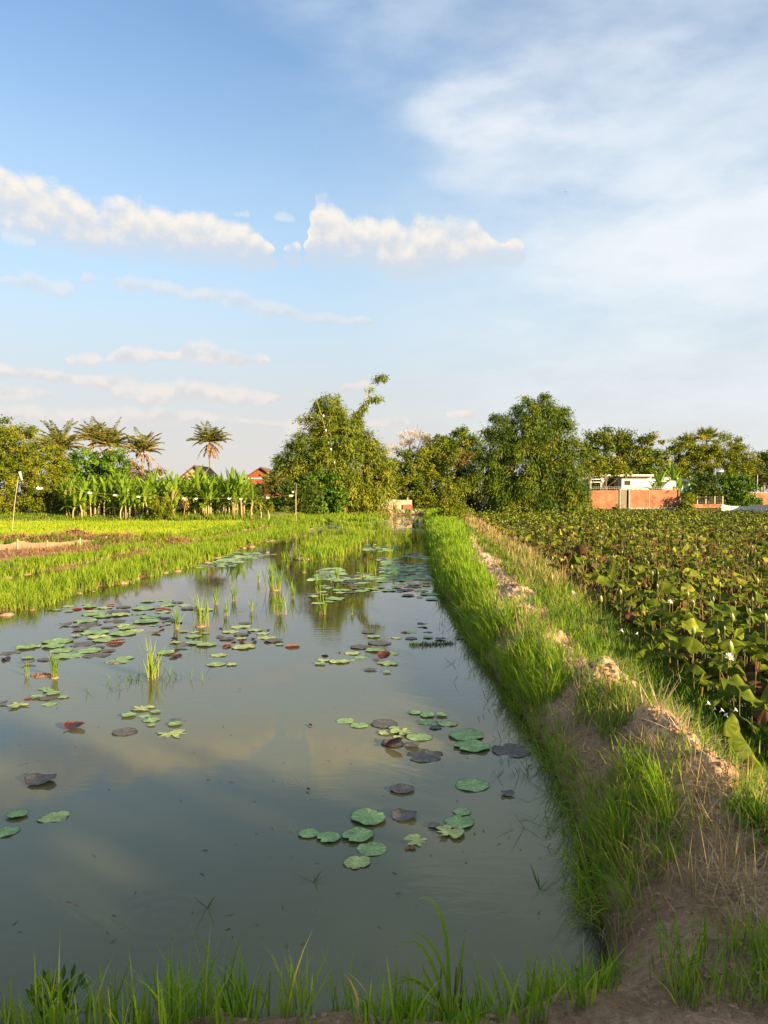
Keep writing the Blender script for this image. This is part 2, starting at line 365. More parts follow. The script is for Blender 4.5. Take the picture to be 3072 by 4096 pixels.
def H(x, y):
    x = np.asarray(x, float); y = np.asarray(y, float)
    d = land_dist(x, y)
    far = sst(14, 30, y)
    Hr = np.where(d < 0, -.5 * (1 - np.exp(d / .45)), (.40 + .05 * far) * (1 - np.exp(-d / .30)))
    dl = Lx(y) - x
    Hl = -.32 + (.32 + .42) * sst(-.5, 1.15, dl)
    near = sst(5.0, 3.2, y)
    Hl = np.maximum(Hl, near * .42 * sst(4.4, 3.6, x))
    r = np.where(d > .02, np.minimum(Hr, Hl), Hr)
    for mx, my, h, s in _m:
        g = np.exp(-(((x - mx) / s / 1.15) ** 2 + ((y - my) / (s * 1.4)) ** 2) ** 1.3)
        r = r + .55 * h * g
    rg = ridge(x, y); big = np.clip(rg + sum(np.exp(-(((x - mx) / s / 1.4) ** 2 + ((y - my) / (s * 1.6)) ** 2)) for mx, my, h, s in _m), 0, 1)
    r = r + .09 * rg + big * (.08 * fbm(x * 7, y * 7, 2, 31) - .08 * np.abs(fbm(x * 13, y * 13, 3, 33)) + .035 * fbm(x * 38, y * 38, 2, 35))
    dirt = sst(.05, .4, d) * sst(-.2, .5, dl)
    r = r + dirt * (.10 * fbm(x * 1.7, y * 1.7, 3, 41) + .045 * fbm(x * 8, y * 8, 4, 43) - .03 * np.abs(fbm(x * 17, y * 17, 3, 45)))
    # left paddies
    a = Bx(y) - x
    strip = -.16 + .19 * sst(-.15, .5, a) + .09 * fbm(x * 1.1, y * .8, 3, 51)
    a2 = Ax(y) - x
    gap = sst(1.5, 2.1, a) * (1 - sst(-.5, .2, a2))
    strip = strip - .07 * gap
    strip = np.maximum(strip, -.5 + .62 * sst(-.3, .8, a2) + .07 * fbm(x * 1.3, y, 3, 53))
    f = Fx(y) - x
    fld = .04 + .22 * sst(-.6, .5, f)
    lefth = np.where(f > -.6, np.maximum(strip, fld), strip)
    lefth = np.where(y > 12.2, lefth, -.4)
    r = np.where((a > -.4) & (x < 0), np.maximum(r, lefth), r)
    hp_ = np.zeros_like(r)
    for mx, my, s, h in _hp:
        hp_ = np.maximum(hp_, h * np.exp(-(((x - mx) / s) ** 2 + ((y - my) / .8) ** 2)))
    r = r + hp_ * (1 + .9 * fbm(x * 2.2, y * 2.2, 4, 61))
    # far shore
    r = np.maximum(r, -.6 + 1.0 * sst(YFAR - 1.5, YFAR + .8, y) * np.where(x > 9, 0, 1))
    r = np.maximum(r, -.6 + 1.0 * sst(84.5, 86.5, y))
    # bund with grass at the far left of the paddy
    r = r + .35 * sst(50, 55, y) * sst(0, -3, x - Ax(y)) * (y < 400)
    r = np.where(y > 120, .35, r)
    return r

# ------------------------------------------------------------------ ground
def axis_pts(parts):
    out = []
    for a, b, s in parts:
        n = max(1, int(round((b - a) / s))); out += list(np.linspace(a, b, n, endpoint=False))
    return out
xs = np.array(sorted(set([-3000, -1500, -700, -300, -150] + axis_pts([(-90, -30, 3), (-30, -15, .5), (-15, -3, .18), (-3, .5, .08), (.5, 3.4, .014), (3.4, 6, .06), (6, 12, .3), (12, 70, 2)]) + [70, 150, 300, 700, 1500, 3000])))
ys = [-3000, -600, -100, -40, -20, -8, -3, 0, 1]
v = 1.6
while v < 120: ys.append(v); v += max(.012, .0058 * v)
ys += [125, 150, 200, 300, 500, 900, 1600, 3000]
ys = np.array(ys, float)
GX, GY = np.meshgrid(xs, ys)
GZ = H(GX, GY)
nx, ny = len(xs), len(ys)
ii = (np.arange(ny - 1)[:, None] * nx + np.arange(nx - 1)[None, :]).ravel()
GF = np.stack([ii, ii + 1, ii + nx + 1, ii + nx], 1)
gb = MB(); gb.add(np.stack([GX.ravel(), GY.ravel(), GZ.ravel()], 1), GF)
# colour of the soil and of what grows flat on it
d_ = land_dist(GX, GY); dl_ = Lx(GY) - GX
def C(*c): return np.array(c)[None, None, :]
colr = np.zeros((ny, nx, 3)) + C(.60, .385, .25)
n1 = fbm(GX * 1.3, GY * 1.3, 4, 71)[..., None]; n2 = fbm(GX * 6, GY * 6, 4, 72)[..., None]
colr = colr * (1 + .5 * n1 + .5 * n2)
mo = sum(np.exp(-(((GX - mx) / s / 1.3) ** 2 + ((GY - my) / s / 1.5) ** 2)) for mx, my, h, s in _m)
gmask = (sst(.45, .0, np.abs(d_ - .30) - .15) * .75 * sst(-.35, .25, n1[..., 0] + .15))[..., None]
gmask = gmask * (GX < Lx(GY))[..., None]
colr = colr * (1 - gmask) + C(.22, .15, .08) * gmask
slope = (sst(1.35, .9, dl_) * (d_ > .6) * (GY > 3.5))[..., None]
colr = colr * (1 - slope * .8) + C(.10, .10, .035) * slope * .8
bare = sst(.12, .6, mo + ridge(GX, GY))[..., None]
colr = colr * (1 - bare) + C(.66, .45, .28) * (1 + .45 * n2 + .25 * n1) * bare
wet = sst(.10, -.02, GZ)[..., None]
colr = colr * (1 - .55 * wet)
lm = (GX < Fx(GY) + .2)[..., None] & (GY > 12)[..., None]
field = C(.30, .34, .03) * (1 + .25 * n1)
soil = C(.34, .18, .10) * (1 + .4 * n2)
hp_ = sum(np.exp(-(((GX - mx) / s / 1.25) ** 2 + ((GY - my) / 1.3) ** 2)) for mx, my, s, h in _hp)[..., None]
fm = sst(33, 34.5, GY)[..., None]
lc = soil * (1 - fm) + field * fm
hm = sst(.25, .5, hp_)
lc = lc * (1 - hm) + C(.16, .075, .045) * (1 + .9 * n2) * hm
bankm = sst(49.5, 51, GY + 3 * vnoise(GX * .3, GY * 0, 77))[..., None]
lc = lc * (1 - bankm) + C(.14, .15, .035) * (1 + .6 * n1) * bankm
colr = np.where(lm, lc, colr)
mid = ((GX < Bx(GY) + .5) & (GX > Fx(GY)) & (GY > 12))[..., None]
colr = np.where(mid, C(.34, .20, .09) * (1 + .5 * n1) * (1 - .4 * wet), colr)
back = sst(76, 80, GY)[..., None]
colr = colr * (1 - back) + C(.11, .10, .035) * (1 + .6 * n1) * back
me = gb.mesh('ground', None, True)
ca = me.attributes.new('col', 'FLOAT_COLOR', 'POINT')
ca.data.foreach_set('color', np.concatenate([np.clip(colr, .005, .9), np.ones((ny, nx, 1))], -1).astype(np.float32).ravel())
m, nt, out = nodes_of('soil')
a = nd(nt, 'ShaderNodeAttribute', attribute_name='col')
nA = noise(nt, 22, 6, .7, posn(nt)); nB = noise(nt, 130, 3, .6, posn(nt))
c = mixc(nt, 1.0, a.outputs['Color'], ramp(nt, nA, [(.3, (.62, .6, .58)), (.7, (1.35, 1.32, 1.28))]), 'MULTIPLY')
c = mixc(nt, 1.0, c, ramp(nt, nB, [(.3, (.8, .8, .8)), (.7, (1.2, 1.2, 1.2))]), 'MULTIPLY')
p = nd(nt, 'ShaderNodeBsdfPrincipled'); nt.links.new(c, p.inputs['Base Color']); p.inputs['Roughness'].default_value = .95
p.inputs['Specular IOR Level'].default_value = .15
bm_ = nd(nt, 'ShaderNodeBump'); bm_.inputs['Strength'].default_value = 1.0; bm_.inputs['Distance'].default_value = .05
nt.links.new(nA, bm_.inputs['Height']); nt.links.new(bm_.outputs[0], p.inputs['Normal']); nt.links.new(p.outputs[0], out.inputs[0])
me.materials.append(m)
tag(link('ground', me), 'orange earth bank, paddy soil and far shore', 'ground', kind='structure')

# ------------------------------------------------------------------ water
def water_mat(name, body, mud_k, ripple):
    m, nt, out = nodes_of(name)
    p = nd(nt, 'ShaderNodeBsdfPrincipled')
    n0 = noise(nt, .25, 3, .5, posn(nt))
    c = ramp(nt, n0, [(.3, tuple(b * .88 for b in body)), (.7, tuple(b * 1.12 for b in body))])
    sy = nd(nt, 'ShaderNodeSeparateXYZ'); nt.links.new(posn(nt), sy.inputs[0])      # tone painted into the body colour: paler near the camera, darker further out
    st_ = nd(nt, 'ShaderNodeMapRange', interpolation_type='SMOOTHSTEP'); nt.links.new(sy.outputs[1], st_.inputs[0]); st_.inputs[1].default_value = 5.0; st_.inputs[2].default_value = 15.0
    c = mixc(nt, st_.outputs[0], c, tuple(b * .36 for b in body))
    nt.links.new(c, p.inputs['Base Color'])
    p.inputs['Roughness'].default_value = .025; p.inputs['IOR'].default_value = 1.33
    mp = nd(nt, 'ShaderNodeMapping'); mp.inputs['Scale'].default_value = (2.2, 6.5, 1); mp.inputs['Rotation'].default_value = (0, 0, .35)
    nt.links.new(posn(nt), mp.inputs[0])
    w1 = noise(nt, 1.6, 3, .55, mp.outputs[0])
    mask = ramp(nt, noise(nt, .33, 2, .5, posn(nt)), [(.42, (.10, .10, .10)), (.66, (1, 1, 1))])
    mu = nd(nt, 'ShaderNodeMath', operation='MULTIPLY'); nt.links.new(w1, mu.inputs[0]); nt.links.new(mask, mu.inputs[1])
    hgt = mu.outputs[0]
    for rx_, ry_, fr, amp, rad in [(*gnd(1175, 3128)[:2], 190, .35, .10), (*gnd(640, 3680)[:2], 60, .10, .42)]:
        sub = nd(nt, 'ShaderNodeVectorMath', operation='SUBTRACT'); nt.links.new(posn(nt), sub.inputs[0]); sub.inputs[1].default_value = (rx_, ry_, 0)
        ln = nd(nt, 'ShaderNodeVectorMath', operation='LENGTH'); nt.links.new(sub.outputs[0], ln.inputs[0])
        sn = nd(nt, 'ShaderNodeMath', operation='MULTIPLY'); nt.links.new(ln.outputs['Value'], sn.inputs[0]); sn.inputs[1].default_value = fr
        si = nd(nt, 'ShaderNodeMath', operation='SINE'); nt.links.new(sn.outputs[0], si.inputs[0])
        fo = nd(nt, 'ShaderNodeMapRange', interpolation_type='SMOOTHSTEP'); nt.links.new(ln.outputs['Value'], fo.inputs[0])
        fo.inputs[1].default_value = rad; fo.inputs[2].default_value = rad * .6; fo.inputs[3].default_value = 0; fo.inputs[4].default_value = amp
        m2 = nd(nt, 'ShaderNodeMath', operation='MULTIPLY_ADD'); nt.links.new(si.outputs[0], m2.inputs[0]); nt.links.new(fo.outputs[0], m2.inputs[1]); nt.links.new(hgt, m2.inputs[2])
        hgt = m2.outputs[0]
    b = nd(nt, 'ShaderNodeBump'); b.inputs['Strength'].default_value = ripple; b.inputs['Distance'].default_value = .02
    nt.links.new(hgt, b.inputs['Height']); nt.links.new(b.outputs[0], p.inputs['Normal'])
    # turbid water: the bottom shows only where it is shallow
    gl = nd(nt, 'ShaderNodeBsdfGlossy'); gl.inputs['Roughness'].default_value = .025; nt.links.new(b.outputs[0], gl.inputs['Normal'])
    tr = nd(nt, 'ShaderNodeBsdfTransparent'); tr.inputs[0].default_value = (.80, .72, .55, 1)
    fr = nd(nt, 'ShaderNodeFresnel'); fr.inputs[0].default_value = 1.33; nt.links.new(b.outputs[0], fr.inputs['Normal'])
    ms = nd(nt, 'ShaderNodeMixShader'); nt.links.new(fr.outputs[0], ms.inputs[0]); nt.links.new(tr.outputs[0], ms.inputs[1]); nt.links.new(gl.outputs[0], ms.inputs[2])
    ma = nd(nt, 'ShaderNodeMapRange', interpolation_type='SMOOTHSTEP'); nt.links.new(attr(nt, 't'), ma.inputs[0])
    ma.inputs[1].default_value = 0; ma.inputs[2].default_value = mud_k
    m3 = nd(nt, 'ShaderNodeMixShader'); nt.links.new(ma.outputs[0], m3.inputs[0]); nt.links.new(ms.outputs[0], m3.inputs[1]); nt.links.new(p.outputs[0], m3.inputs[2])
    nt.links.new(m3.outputs[0], out.inputs[0])
    return m
def crest(y): return (Rx(y) + Lx(y)) / 2
wy = np.array(axis_pts([(2.2, 14, .08), (14, 40, .4), (40, 88.01, 1.2)]))
def water(name, xa, xb, label, mat):
    u = np.linspace(0, 1, len(xa(wy)) and 150)
    A_, B_ = xa(wy)[:, None], xb(wy)[:, None]
    X = A_ + (B_ - A_) * u[None, :]; Y = np.repeat(wy[:, None], len(u), 1)
    g = MB(); n = len(u); q = (np.arange(len(wy) - 1)[:, None] * n + np.arange(n - 1)[None, :]).ravel()
    g.add(np.stack([X, Y, 0 * X], -1).reshape(-1, 3), np.stack([q, q + 1, q + n + 1, q + n], 1), .5, np.clip(-H(X, Y), 0, 1).ravel())
    tag(g.build(name, mat), label, 'water', kind='structure')
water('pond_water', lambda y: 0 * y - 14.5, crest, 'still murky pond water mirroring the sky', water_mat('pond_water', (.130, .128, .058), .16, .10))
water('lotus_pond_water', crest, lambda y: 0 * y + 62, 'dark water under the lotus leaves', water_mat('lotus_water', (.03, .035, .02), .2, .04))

# ------------------------------------------------------------------ bank grass (nobody could count it)
def band(n, y0, y1, xf, power=1.0):
    """random points with density falling with distance"""
    u = rng.random(n); y = y0 * (y1 / y0) ** u if power == 1 else (y0 ** (1 - power) + u * (y1 ** (1 - power) - y0 ** (1 - power))) ** (1 / (1 - power))
    x = xf(y, rng.random(n)); return np.stack([x, y, H(x, y)], 1)
g = MB()
# dense strip on the pond side of the dike
P = band(3300, 3.2, 76, lambda y, u: Rx(y) + .02 + (np.interp(y, [3, 5, 8, 15, 30, 76], [.34, .46, .52, .66, 1.2, 2.4])) * u ** 1.1, 1.15)
keep = rng.random(len(P)) < np.where(P[:, 1] < 4.4, .35, np.where(P[:, 1] < 7, .6, 1)) * sst(-.24, .12, fbm(P[:, 0] * 2.2, P[:, 1] * 1.4, 3, 91)) 
P = P[keep]; P[:, 2] -= .02
dd = P[:, 1]
hh = np.interp(dd, [3, 5, 8, 14, 30, 76], [.22, .29, .35, .36, .36, .38]) * rng.uniform(.5, 1.3, len(P))
g.add(*tufts(P, 11, .035, hh, np.maximum(.0065, .0009 * dd), .30, .95, (PI * 1.0, .4)))
P = band(2600, 14, 76, lambda y, u: Rx(y) + .1 + np.interp(y, [14, 30, 76], [.6, 1.3, 2.8]) * u, .6)
g.add(*tufts(P, 8, .10, np.full(len(P), .33), np.maximum(.012, .0011 * P[:, 1]), .3, .6))
# overhanging fringe at the water line
P = band(600, 3.6, 40, lambda y, u: Rx(y) - .10 + .25 * u, 1.2); P[:, 2] = np.maximum(P[:, 2], -.02)
g.add(*tufts(P, 6, .03, np.full(len(P), .28), np.maximum(.006, .0009 * P[:, 1]), .6, .9, (PI, .75)))
# near bank along the bottom of the picture
x = rng.uniform(-2.3, .9, 400); x = x[(fbm(x * 3, x * 0, 2, 95) > -.22) | (rng.random(len(x)) < .25)]
y = bank_y(x) - rng.uniform(-.06, .5, len(x)); P = np.stack([x, y, H(x, y) - .01], 1)
hh = np.interp(x, [-2.2, -1.6, -1.2, -.4, 0, .9], [.36, .22, .30, .32, .22, .22]) * rng.uniform(.6, 1.15, len(x))
g.add(*tufts(P, 5, .03, hh, np.full(len(P), .0085), .25, .5))
# sparse on the path and lower right corner
P = band(1500, 2.7, 14, lambda y, u: Rx(y) + .15 + 1.7 * u, 1.3); P = P[(fbm(P[:, 0] * 2, P[:, 1] * 2, 3, 97) > .03)]
g.add(*tufts(P, 6, .03, np.full(len(P), .22), np.maximum(.006, .0009 * P[:, 1]), .4, .5))
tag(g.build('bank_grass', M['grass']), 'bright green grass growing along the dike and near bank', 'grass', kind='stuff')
# slope between the crest and the lotus
g = MB()
P = band(7500, 3.3, 80, lambda y, u: Lx(y) - np.interp(y, [3, 6, 14, 30, 80], [.9, 1.25, 1.9, 2.4, 3.6]) + np.interp(y, [3, 14, 80], [1.15, 2.1, 3.8]) * u, 1.1)
mo_ = sum(np.exp(-(((P[:, 0] - mx) / s / 1.1) ** 2 + ((P[:, 1] - my) / s / 1.3) ** 2)) for mx, my, h, s in _m)
P = P[(mo_ + ridge(P[:, 0], P[:, 1]) * rng.uniform(.6, 1.6, len(P)) < .45)]; P[:, 2] = np.maximum(P[:, 2], -.02)
g.add(*tufts(P, 9, .05, rng.uniform(.10, .30, len(P)), np.maximum(.007, .0010 * P[:, 1]), .5, .7, seg=3))
tag(g.build('slope_weeds', M['weed']), 'low tangled green weeds on the lotus side of the dike', 'weeds', kind='stuff')
g = MB()
P = band(1500, 3.0, 70, lambda y, u: Rx(y) + .45 + (Lx(y) - Rx(y) - .4) * u, 1.1); P = P[(fbm(P[:, 0] * 1.5, P[:, 1] * .8, 3, 101) > .0) & (ridge(P[:, 0], P[:, 1]) < .7)]
g.add(*tufts(P, 6, .06, rng.uniform(.10, .30, len(P)), np.maximum(.005, .0009 * P[:, 1]), .8, .5, seg=3))
P = band(520, 3.4, 40, lambda y, u: Rx(y) + .02 + .7 * u, 1.1)
g.add(*tufts(P, 5, .04, rng.uniform(.15, .38, len(P)), np.maximum(.005, .0008 * P[:, 1]), .45, .8, seg=3))
P = band(700, 14, 60, lambda y, u: Lx(y) - 1.6 + 1.9 * u, .8)
g.add(*tufts(P, 7, .10, rng.uniform(.2, .5, len(P)), np.maximum(.008, .0010 * P[:, 1]), .5, .5, seg=3))
tag(g.build('dry_grass', M['grass_dry']), 'dry tan grass tufts scattered over the dike', 'dry grass', kind='stuff')
# straw lying on the earth
n = 3000; y = 2.7 * (13 / 2.7) ** rng.random(n); x = Rx(y) + .45 + 1.3 * rng.random(n) ** .8
z = H(x, y) + .012; az = rng.normal(.6, 1.0, n); L = rng.uniform(.05, .30, n)
y2 = 4.4 * (30 / 4.4) ** rng.random(1500); x2 = ridge_x(y2) + rng.normal(0, .22, 1500) * (1 + y2 * .02)
x, y = np.concatenate([x, x2]), np.concatenate([y, y2]); n = len(x); z = H(x, y) + .012; az = rng.normal(.6, 1.2, n); L = rng.uniform(.05, .28, n) * (1 + .02 * y)
V, F, r, t = blades(np.stack([x, y, z], 1), L, np.maximum(.0055, .0008 * y), az, rng.uniform(1.35, 1.62, n), rng.normal(0, .15, n), rng.random(n) * .8, 3)
g = MB(); g.add(V, F, r, t)
for cx, cy, nn in ((2620, 2830, 26), (2720, 2900, 16), (2860, 2870, 22), (2980, 2920, 20), (2560, 2880, 14)):   # fanned bundles
    q = gnd(cx, cy, .55); n = nn
    b = np.stack([q[0] + rng.normal(0, .04, n), q[1] + rng.normal(0, .04, n), np.zeros(n)], 1); b[:, 2] = H(b[:, 0], b[:, 1])
    g.add(*blades(b, rng.uniform(.15, .34, n), np.full(n, .007), rng.uniform(0, 2 * PI, n), rng.uniform(.6, 1.4, n), rng.normal(.1, .2, n), rng.random(n), 3))
tag(g.build('straw', M['straw']), 'loose pale straw littering the earth path', 'straw', kind='stuff')
# clods
def blob(c, r, seed=0, n=6, flat=.7):
    th = np.linspace(0, PI, n); ph = np.arange(n + 2) * 2 * PI / (n + 2)
    T, Ph = np.meshgrid(th, ph, indexing='ij')
    R = r * (1 + .5 * rng.uniform(-.5, .5, T.shape)); R[0] = R[0].mean(); R[-1] = R[-1].mean()
    V = np.stack([c[0] + R * np.sin(T) * np.cos(Ph), c[1] + R * np.sin(T) * np.sin(Ph), c[2] + R * flat * np.cos(T)], -1).reshape(-1, 3)
    k = n + 2; i = np.arange(n - 1)[:, None] * k; j = np.arange(k)[None]; j2 = (j + 1) % k
    return V, np.stack([i + j, i + k + j, i + k + j2, i + j2], -1).reshape(-1, 4)
g = MB()
for mx, my, h, s in _m[:7]:
    for _ in range(60):
        x = mx + rng.normal(0, s * .8); y = my + rng.normal(0, s); g.add(*blob((x, y, float(H(x, y))), rng.uniform(.006, .020) * (1 + .05 * my), n=5, flat=.8))
n = 3200; y = 2.6 * (13 / 2.6) ** rng.random(n); x = Rx(y) + .02 + 1.5 * rng.random(n)
for a, b in zip(x, y): g.add(*blob((a, b, float(H(a, b)) - .002), rng.uniform(.003, .011) * (1 + .12 * b), n=4))
for _ in range(260):
    a = rng.uniform(-2.3, .9); b = float(bank_y(np.array(a))) - rng.uniform(.02, .5); g.add(*blob((a, b, float(H(a, b))), rng.uniform(.004, .016), n=5))
tag(g.build('dirt_clods', M['clod'], smooth=False), 'crumbled orange earth clods on the dike', 'clods', kind='stuff')

# ------------------------------------------------------------------ paddies on the left
g = MB()
def strip(n, y0, y1, xl, xr, pw, h, nb=9, wk=.0011, thr=-.3, sp=.06, seed=111):
    P = band(n, y0, y1, lambda y, u: xl(y) + (xr(y) - xl(y)) * u, pw)
    P = P[fbm(P[:, 0] * 1.2, P[:, 1] * .8, 3, seed) > thr]; P[:, 2] = np.maximum(P[:, 2], -.05)
    g.add(*tufts(P, nb, sp, h * rng.uniform(.75, 1.1, len(P)), np.maximum(.010, wk * P[:, 1]), .22, .5))
strip(2300, 12.6, 70, lambda y: Bx(y) - 2.4, lambda y: Bx(y) - .05, .9, .37, 14, wk=.0009, thr=-.28)
strip(1500, 18, 70, lambda y: Fx(y) + .35, lambda y: Ax(y) - .05, .9, .30, 14, wk=.0009, thr=-.30)
strip(420, 14, 60, lambda y: Ax(y), lambda y: Bx(y) - 2.2, .9, .30, 6, thr=.05)
strip(700, 52, 76, lambda y: Bx(y) - 1, lambda y: Rx(y) - 3.5, .5, .45, 7, thr=.0)
tag(g.build('paddy_grass', M['rice']), 'yellow green rice growing in flooded strips left of the pond', 'rice', kind='stuff')
g = MB()
n = 26000; y = rng.uniform(33.5, 51.5, n); xl = -.52 * y - 3; xr = Fx(y) + .3; x = xl + (xr - xl) * rng.random(n)
P = np.stack([x, y, H(x, y)], 1)
hh = rng.uniform(.10, .16, n); hh[(rng.random(n) < .2)] *= 1.15
g.add(*blades(P, hh, rng.uniform(.03, .06, n), rng.uniform(0, 2 * PI, n), np.abs(rng.normal(0, .35, n)), np.abs(rng.normal(0, .4, n)), np.clip(.5 + .9 * fbm(x * .15, y * .5, 3, 121) + rng.normal(0, .18, n), 0, 1), 2))
tag(g.build('young_rice', M['paddy']), 'flat field of bright yellow green young rice', 'rice field', kind='stuff')
# weeds on the field's far edge, far shore and around heaps
g = MB()
n = 1500; y = rng.uniform(51, 57, n); x = rng.uniform(-34, -5, n); P = np.stack([x, y, H(x, y)], 1)
g.add(*tufts(P, 8, .15, np.where(x > -17, .55, .25) * rng.uniform(.5, 1.1, n), np.full(n, .05), .4, .5, seg=3))
n = 900; x = rng.uniform(-6, 9, n); y = YFAR + rng.uniform(-.8, 3, n); P = np.stack([x, y, H(x, y)], 1)
g.add(*tufts(P, 8, .15, rng.uniform(.12, .32, n), np.full(n, .07), .4, .5, seg=3))
n = 700; x = rng.uniform(9, 46, n); y = rng.uniform(83, 87, n); P = np.stack([x, y, np.maximum(H(x, y), 0)], 1)
g.add(*tufts(P, 8, .2, rng.uniform(.1, .3, n), np.full(n, .07), .4, .5, seg=3))
for mx, my, s, h in _hp:
    n = 60; x = mx + rng.normal(0, s * .9, n); y = my - 1.1 + rng.normal(0, .35, n); P = np.stack([x, y, H(x, y)], 1)
    g.add(*tufts(P, 6, .1, rng.uniform(.1, .3, n), np.full(n, .03), .6, .5, seg=3))
tag(g.build('edge_weeds', M['weed']), 'green weeds fringing the field, far shore and heaps', 'weeds', kind='stuff')
# dry weeds heaped on the ridge
g = MB()
for mx, my, s, h in _hp:
    n = 700; x = mx + rng.normal(0, s * .75, n); y = my + rng.normal(0, .5, n); P = np.stack([x, y, H(x, y) - .02], 1)
    g.add(*blades(P, rng.uniform(.08, .3, n), np.full(n, .028), rng.uniform(0, 2 * PI, n), rng.uniform(.5, 1.5, n), rng.normal(0, .5, n), rng.random(n) * .8, 3))
for cx, cy in ((180, 2205), (300, 2200), (400, 2190), (480, 2185), (90, 2225), (240, 2215)):
    q = gnd(cx, cy, .25); n = 260; x = q[0] + rng.normal(0, .6, n); y = q[1] + rng.normal(0, .5, n); P = np.stack([x, y, H(x, y)], 1)
    g.add(*blades(P, rng.uniform(.08, .3, n), np.full(n, .025), rng.uniform(0, 2 * PI, n), rng.uniform(.6, 1.5, n), rng.normal(0, .5, n), rng.random(n) * .8, 3))
tag(g.build('dry_weeds', M['palm_dead']), 'reddish brown uprooted weeds piled along the field ridge', 'dry weeds', kind='stuff')

# ------------------------------------------------------------------ rice clumps standing in the pond
def clump_mesh(name, nb, h, spread, w, mud=False):
    g = MB(); g.add(*tufts(np.zeros((1, 3)), nb, spread, h, w, .16, .45, rj=.5)); return g.mesh(name, M['rice'])
CL = [clump_mesh('rice_clump', nb, 1.0, sp, w) for nb, sp, w in ((34, .05, .022), (46, .08, .02), (22, .04, .024), (60, .12, .018), (30, .07, .022))]
def mud_mesh():
    g = MB(); V, F = blob((0, 0, 0), .5, n=8, flat=.30); g.add(V, F); return g.mesh('root_mound', M['clod'], True)
MUD = mud_mesh()
CLUMPS = [  # base X, base Y, height in photo px, mesh, mud mound, label
 (707, 2517, 105, 0, 0, 'slim yellow green rice clump beside a red curled leaf'),
 (802, 2506, 150, 1, 1, 'tall double rice clump on a small mud mound'),
 (865, 2418, 85, 0, 0, 'upright rice clump with dark reflection, behind the tall double clump'),
 (905, 2464, 90, 2, 0, 'loose thin rice clump right of the tall double clump'),
 (937, 2404, 85, 0, 0, 'small yellow green rice clump in front of the palm reflection'),
 (1008, 2446, 78, 4, 0, 'fan shaped rice clump splayed above its reflection'),
 (1099, 2362, 135, 3, 1, 'biggest rice clump on a mud mound near the middle of the pond'),
 (1119, 2459, 115, 1, 0, 'bushy rice clump standing right before the biggest clump'),
 (1172, 2392, 95, 2, 0, 'narrow upright rice clump just right of the biggest clump'),
 (1275, 2373, 95, 0, 0, 'rice clump at the edge of the dark tree reflection'),
 (1294, 2458, 100, 2, 0, 'wide open rice clump with long splayed blades above the tree reflection'),
 (1407, 2458, 55, 2, 0, 'small sparse rice clump alone inside the dark tree reflection'),
 (607, 2715, 170, 1, 0, 'dark green rice clump nearest the open water, with floating weed round it'),
 (219, 2712, 120, 0, 1, 'dark slim rice clump beside brown floating debris'),
 (106, 2705, 70, 2, 0, 'very thin grassy clump left of the brown debris'),
 (130, 2440, 80, 3, 1, 'rice clump on a mud lump off the paddy corner'),
 (30, 2440, 90, 1, 0, 'leafy rice clump at the pond corner beside the mud lump'),
 (1447, 2312, 70, 0, 0, 'rice clump among pads in the middle of the tree reflection'),
 (1485, 2300, 80, 1, 0, 'bushy rice clump among pads right of the reflection middle'),
 (1350, 2318, 60, 0, 0, 'short rice clump just before the grassy islet'),
 (1577, 2312, 55, 2, 0, 'thin rice clump in the pads near the dike'),
 (1560, 2240, 80, 4, 0, 'rice clump in open pads beyond the islet'),
 (1150, 2270, 70, 0, 0, 'short rice clump left of the islet'),
 (1215, 2290, 60, 0, 1, 'rice clump on brown mud at the islet tip'),
 (1035, 2330, 60, 4, 0, 'sparse rice clump left of the biggest clump'),
 (1640, 2150, 45, 0, 0, 'small far rice clump near the dike'),
 (1560, 2120, 45, 4, 0, 'small far rice clump before the wall reflection'),
 (1670, 2095, 40, 0, 0, 'tiny far rice clump close to the far shore'),
]
for X, Y, hp, k, mud, lab in CLUMPS:
    q = gnd(X, Y); r = empty('rice_clump', q, rng.uniform(0, 6)); s = hp * px(q[1]) * 1.0
    f = link('blades', CL[k], r); f.scale = (s, s, s)
    if mud:
        mm = link('root_mound', MUD, r); mm.scale = (s * .30,) * 3; mm.rotation_euler = (0, 0, rng.uniform(0, 6))
    tag(r, lab, 'rice clump', 'rice clumps standing in the pond')
# many more clumps between the near ones and the islet
n = 0
for _ in range(900):
    X, Y = rng.uniform(820, 1680), rng.uniform(2120, 2440); q = gnd(X, Y)
    if q[0] < Bx(q[1]) + .6 or q[0] > Rx(q[1]) - .8: continue
    if fbm(np.array(q[0] * .45), np.array(q[1] * .12), 2, 131) < .06: continue
    s = rng.uniform(.32, .58); k = rng.integers(0, 5)
    r = link('rice_clump', CL[k], None, q); r.rotation_euler = (0, 0, rng.uniform(0, 6)); r.scale = (s * 1.1, s * 1.1, s)
    tag(r, 'far rice clump standing among pads in the middle of the pond', 'rice clump', 'far rice clumps among the pads'); n += 1
    if n >= 125: break
# grassy islet
g = MB()
c0, c1 = gnd(1255, 2238), gnd(1455, 2105)
n = 520; u = rng.random(n); P = c0[None] * (1 - u[:, None]) + c1[None] * u[:, None]
P[:, 0] += rng.normal(0, .55, n); P[:, 1] += rng.normal(0, 1.0, n); P[:, 2] = -.02
P = P[fbm(P[:, 0] * .8, P[:, 1] * .35, 2, 133) > -.18]
g.add(*tufts(P, 10, .08, .48 * rng.uniform(.7, 1.1, len(P)), np.maximum(.014, .0011 * P[:, 1]), .22, .5))
tag(g.build('islet_grass', M['rice']), 'yellow green grassy islet in the far half of the pond', 'grass', kind='stuff')
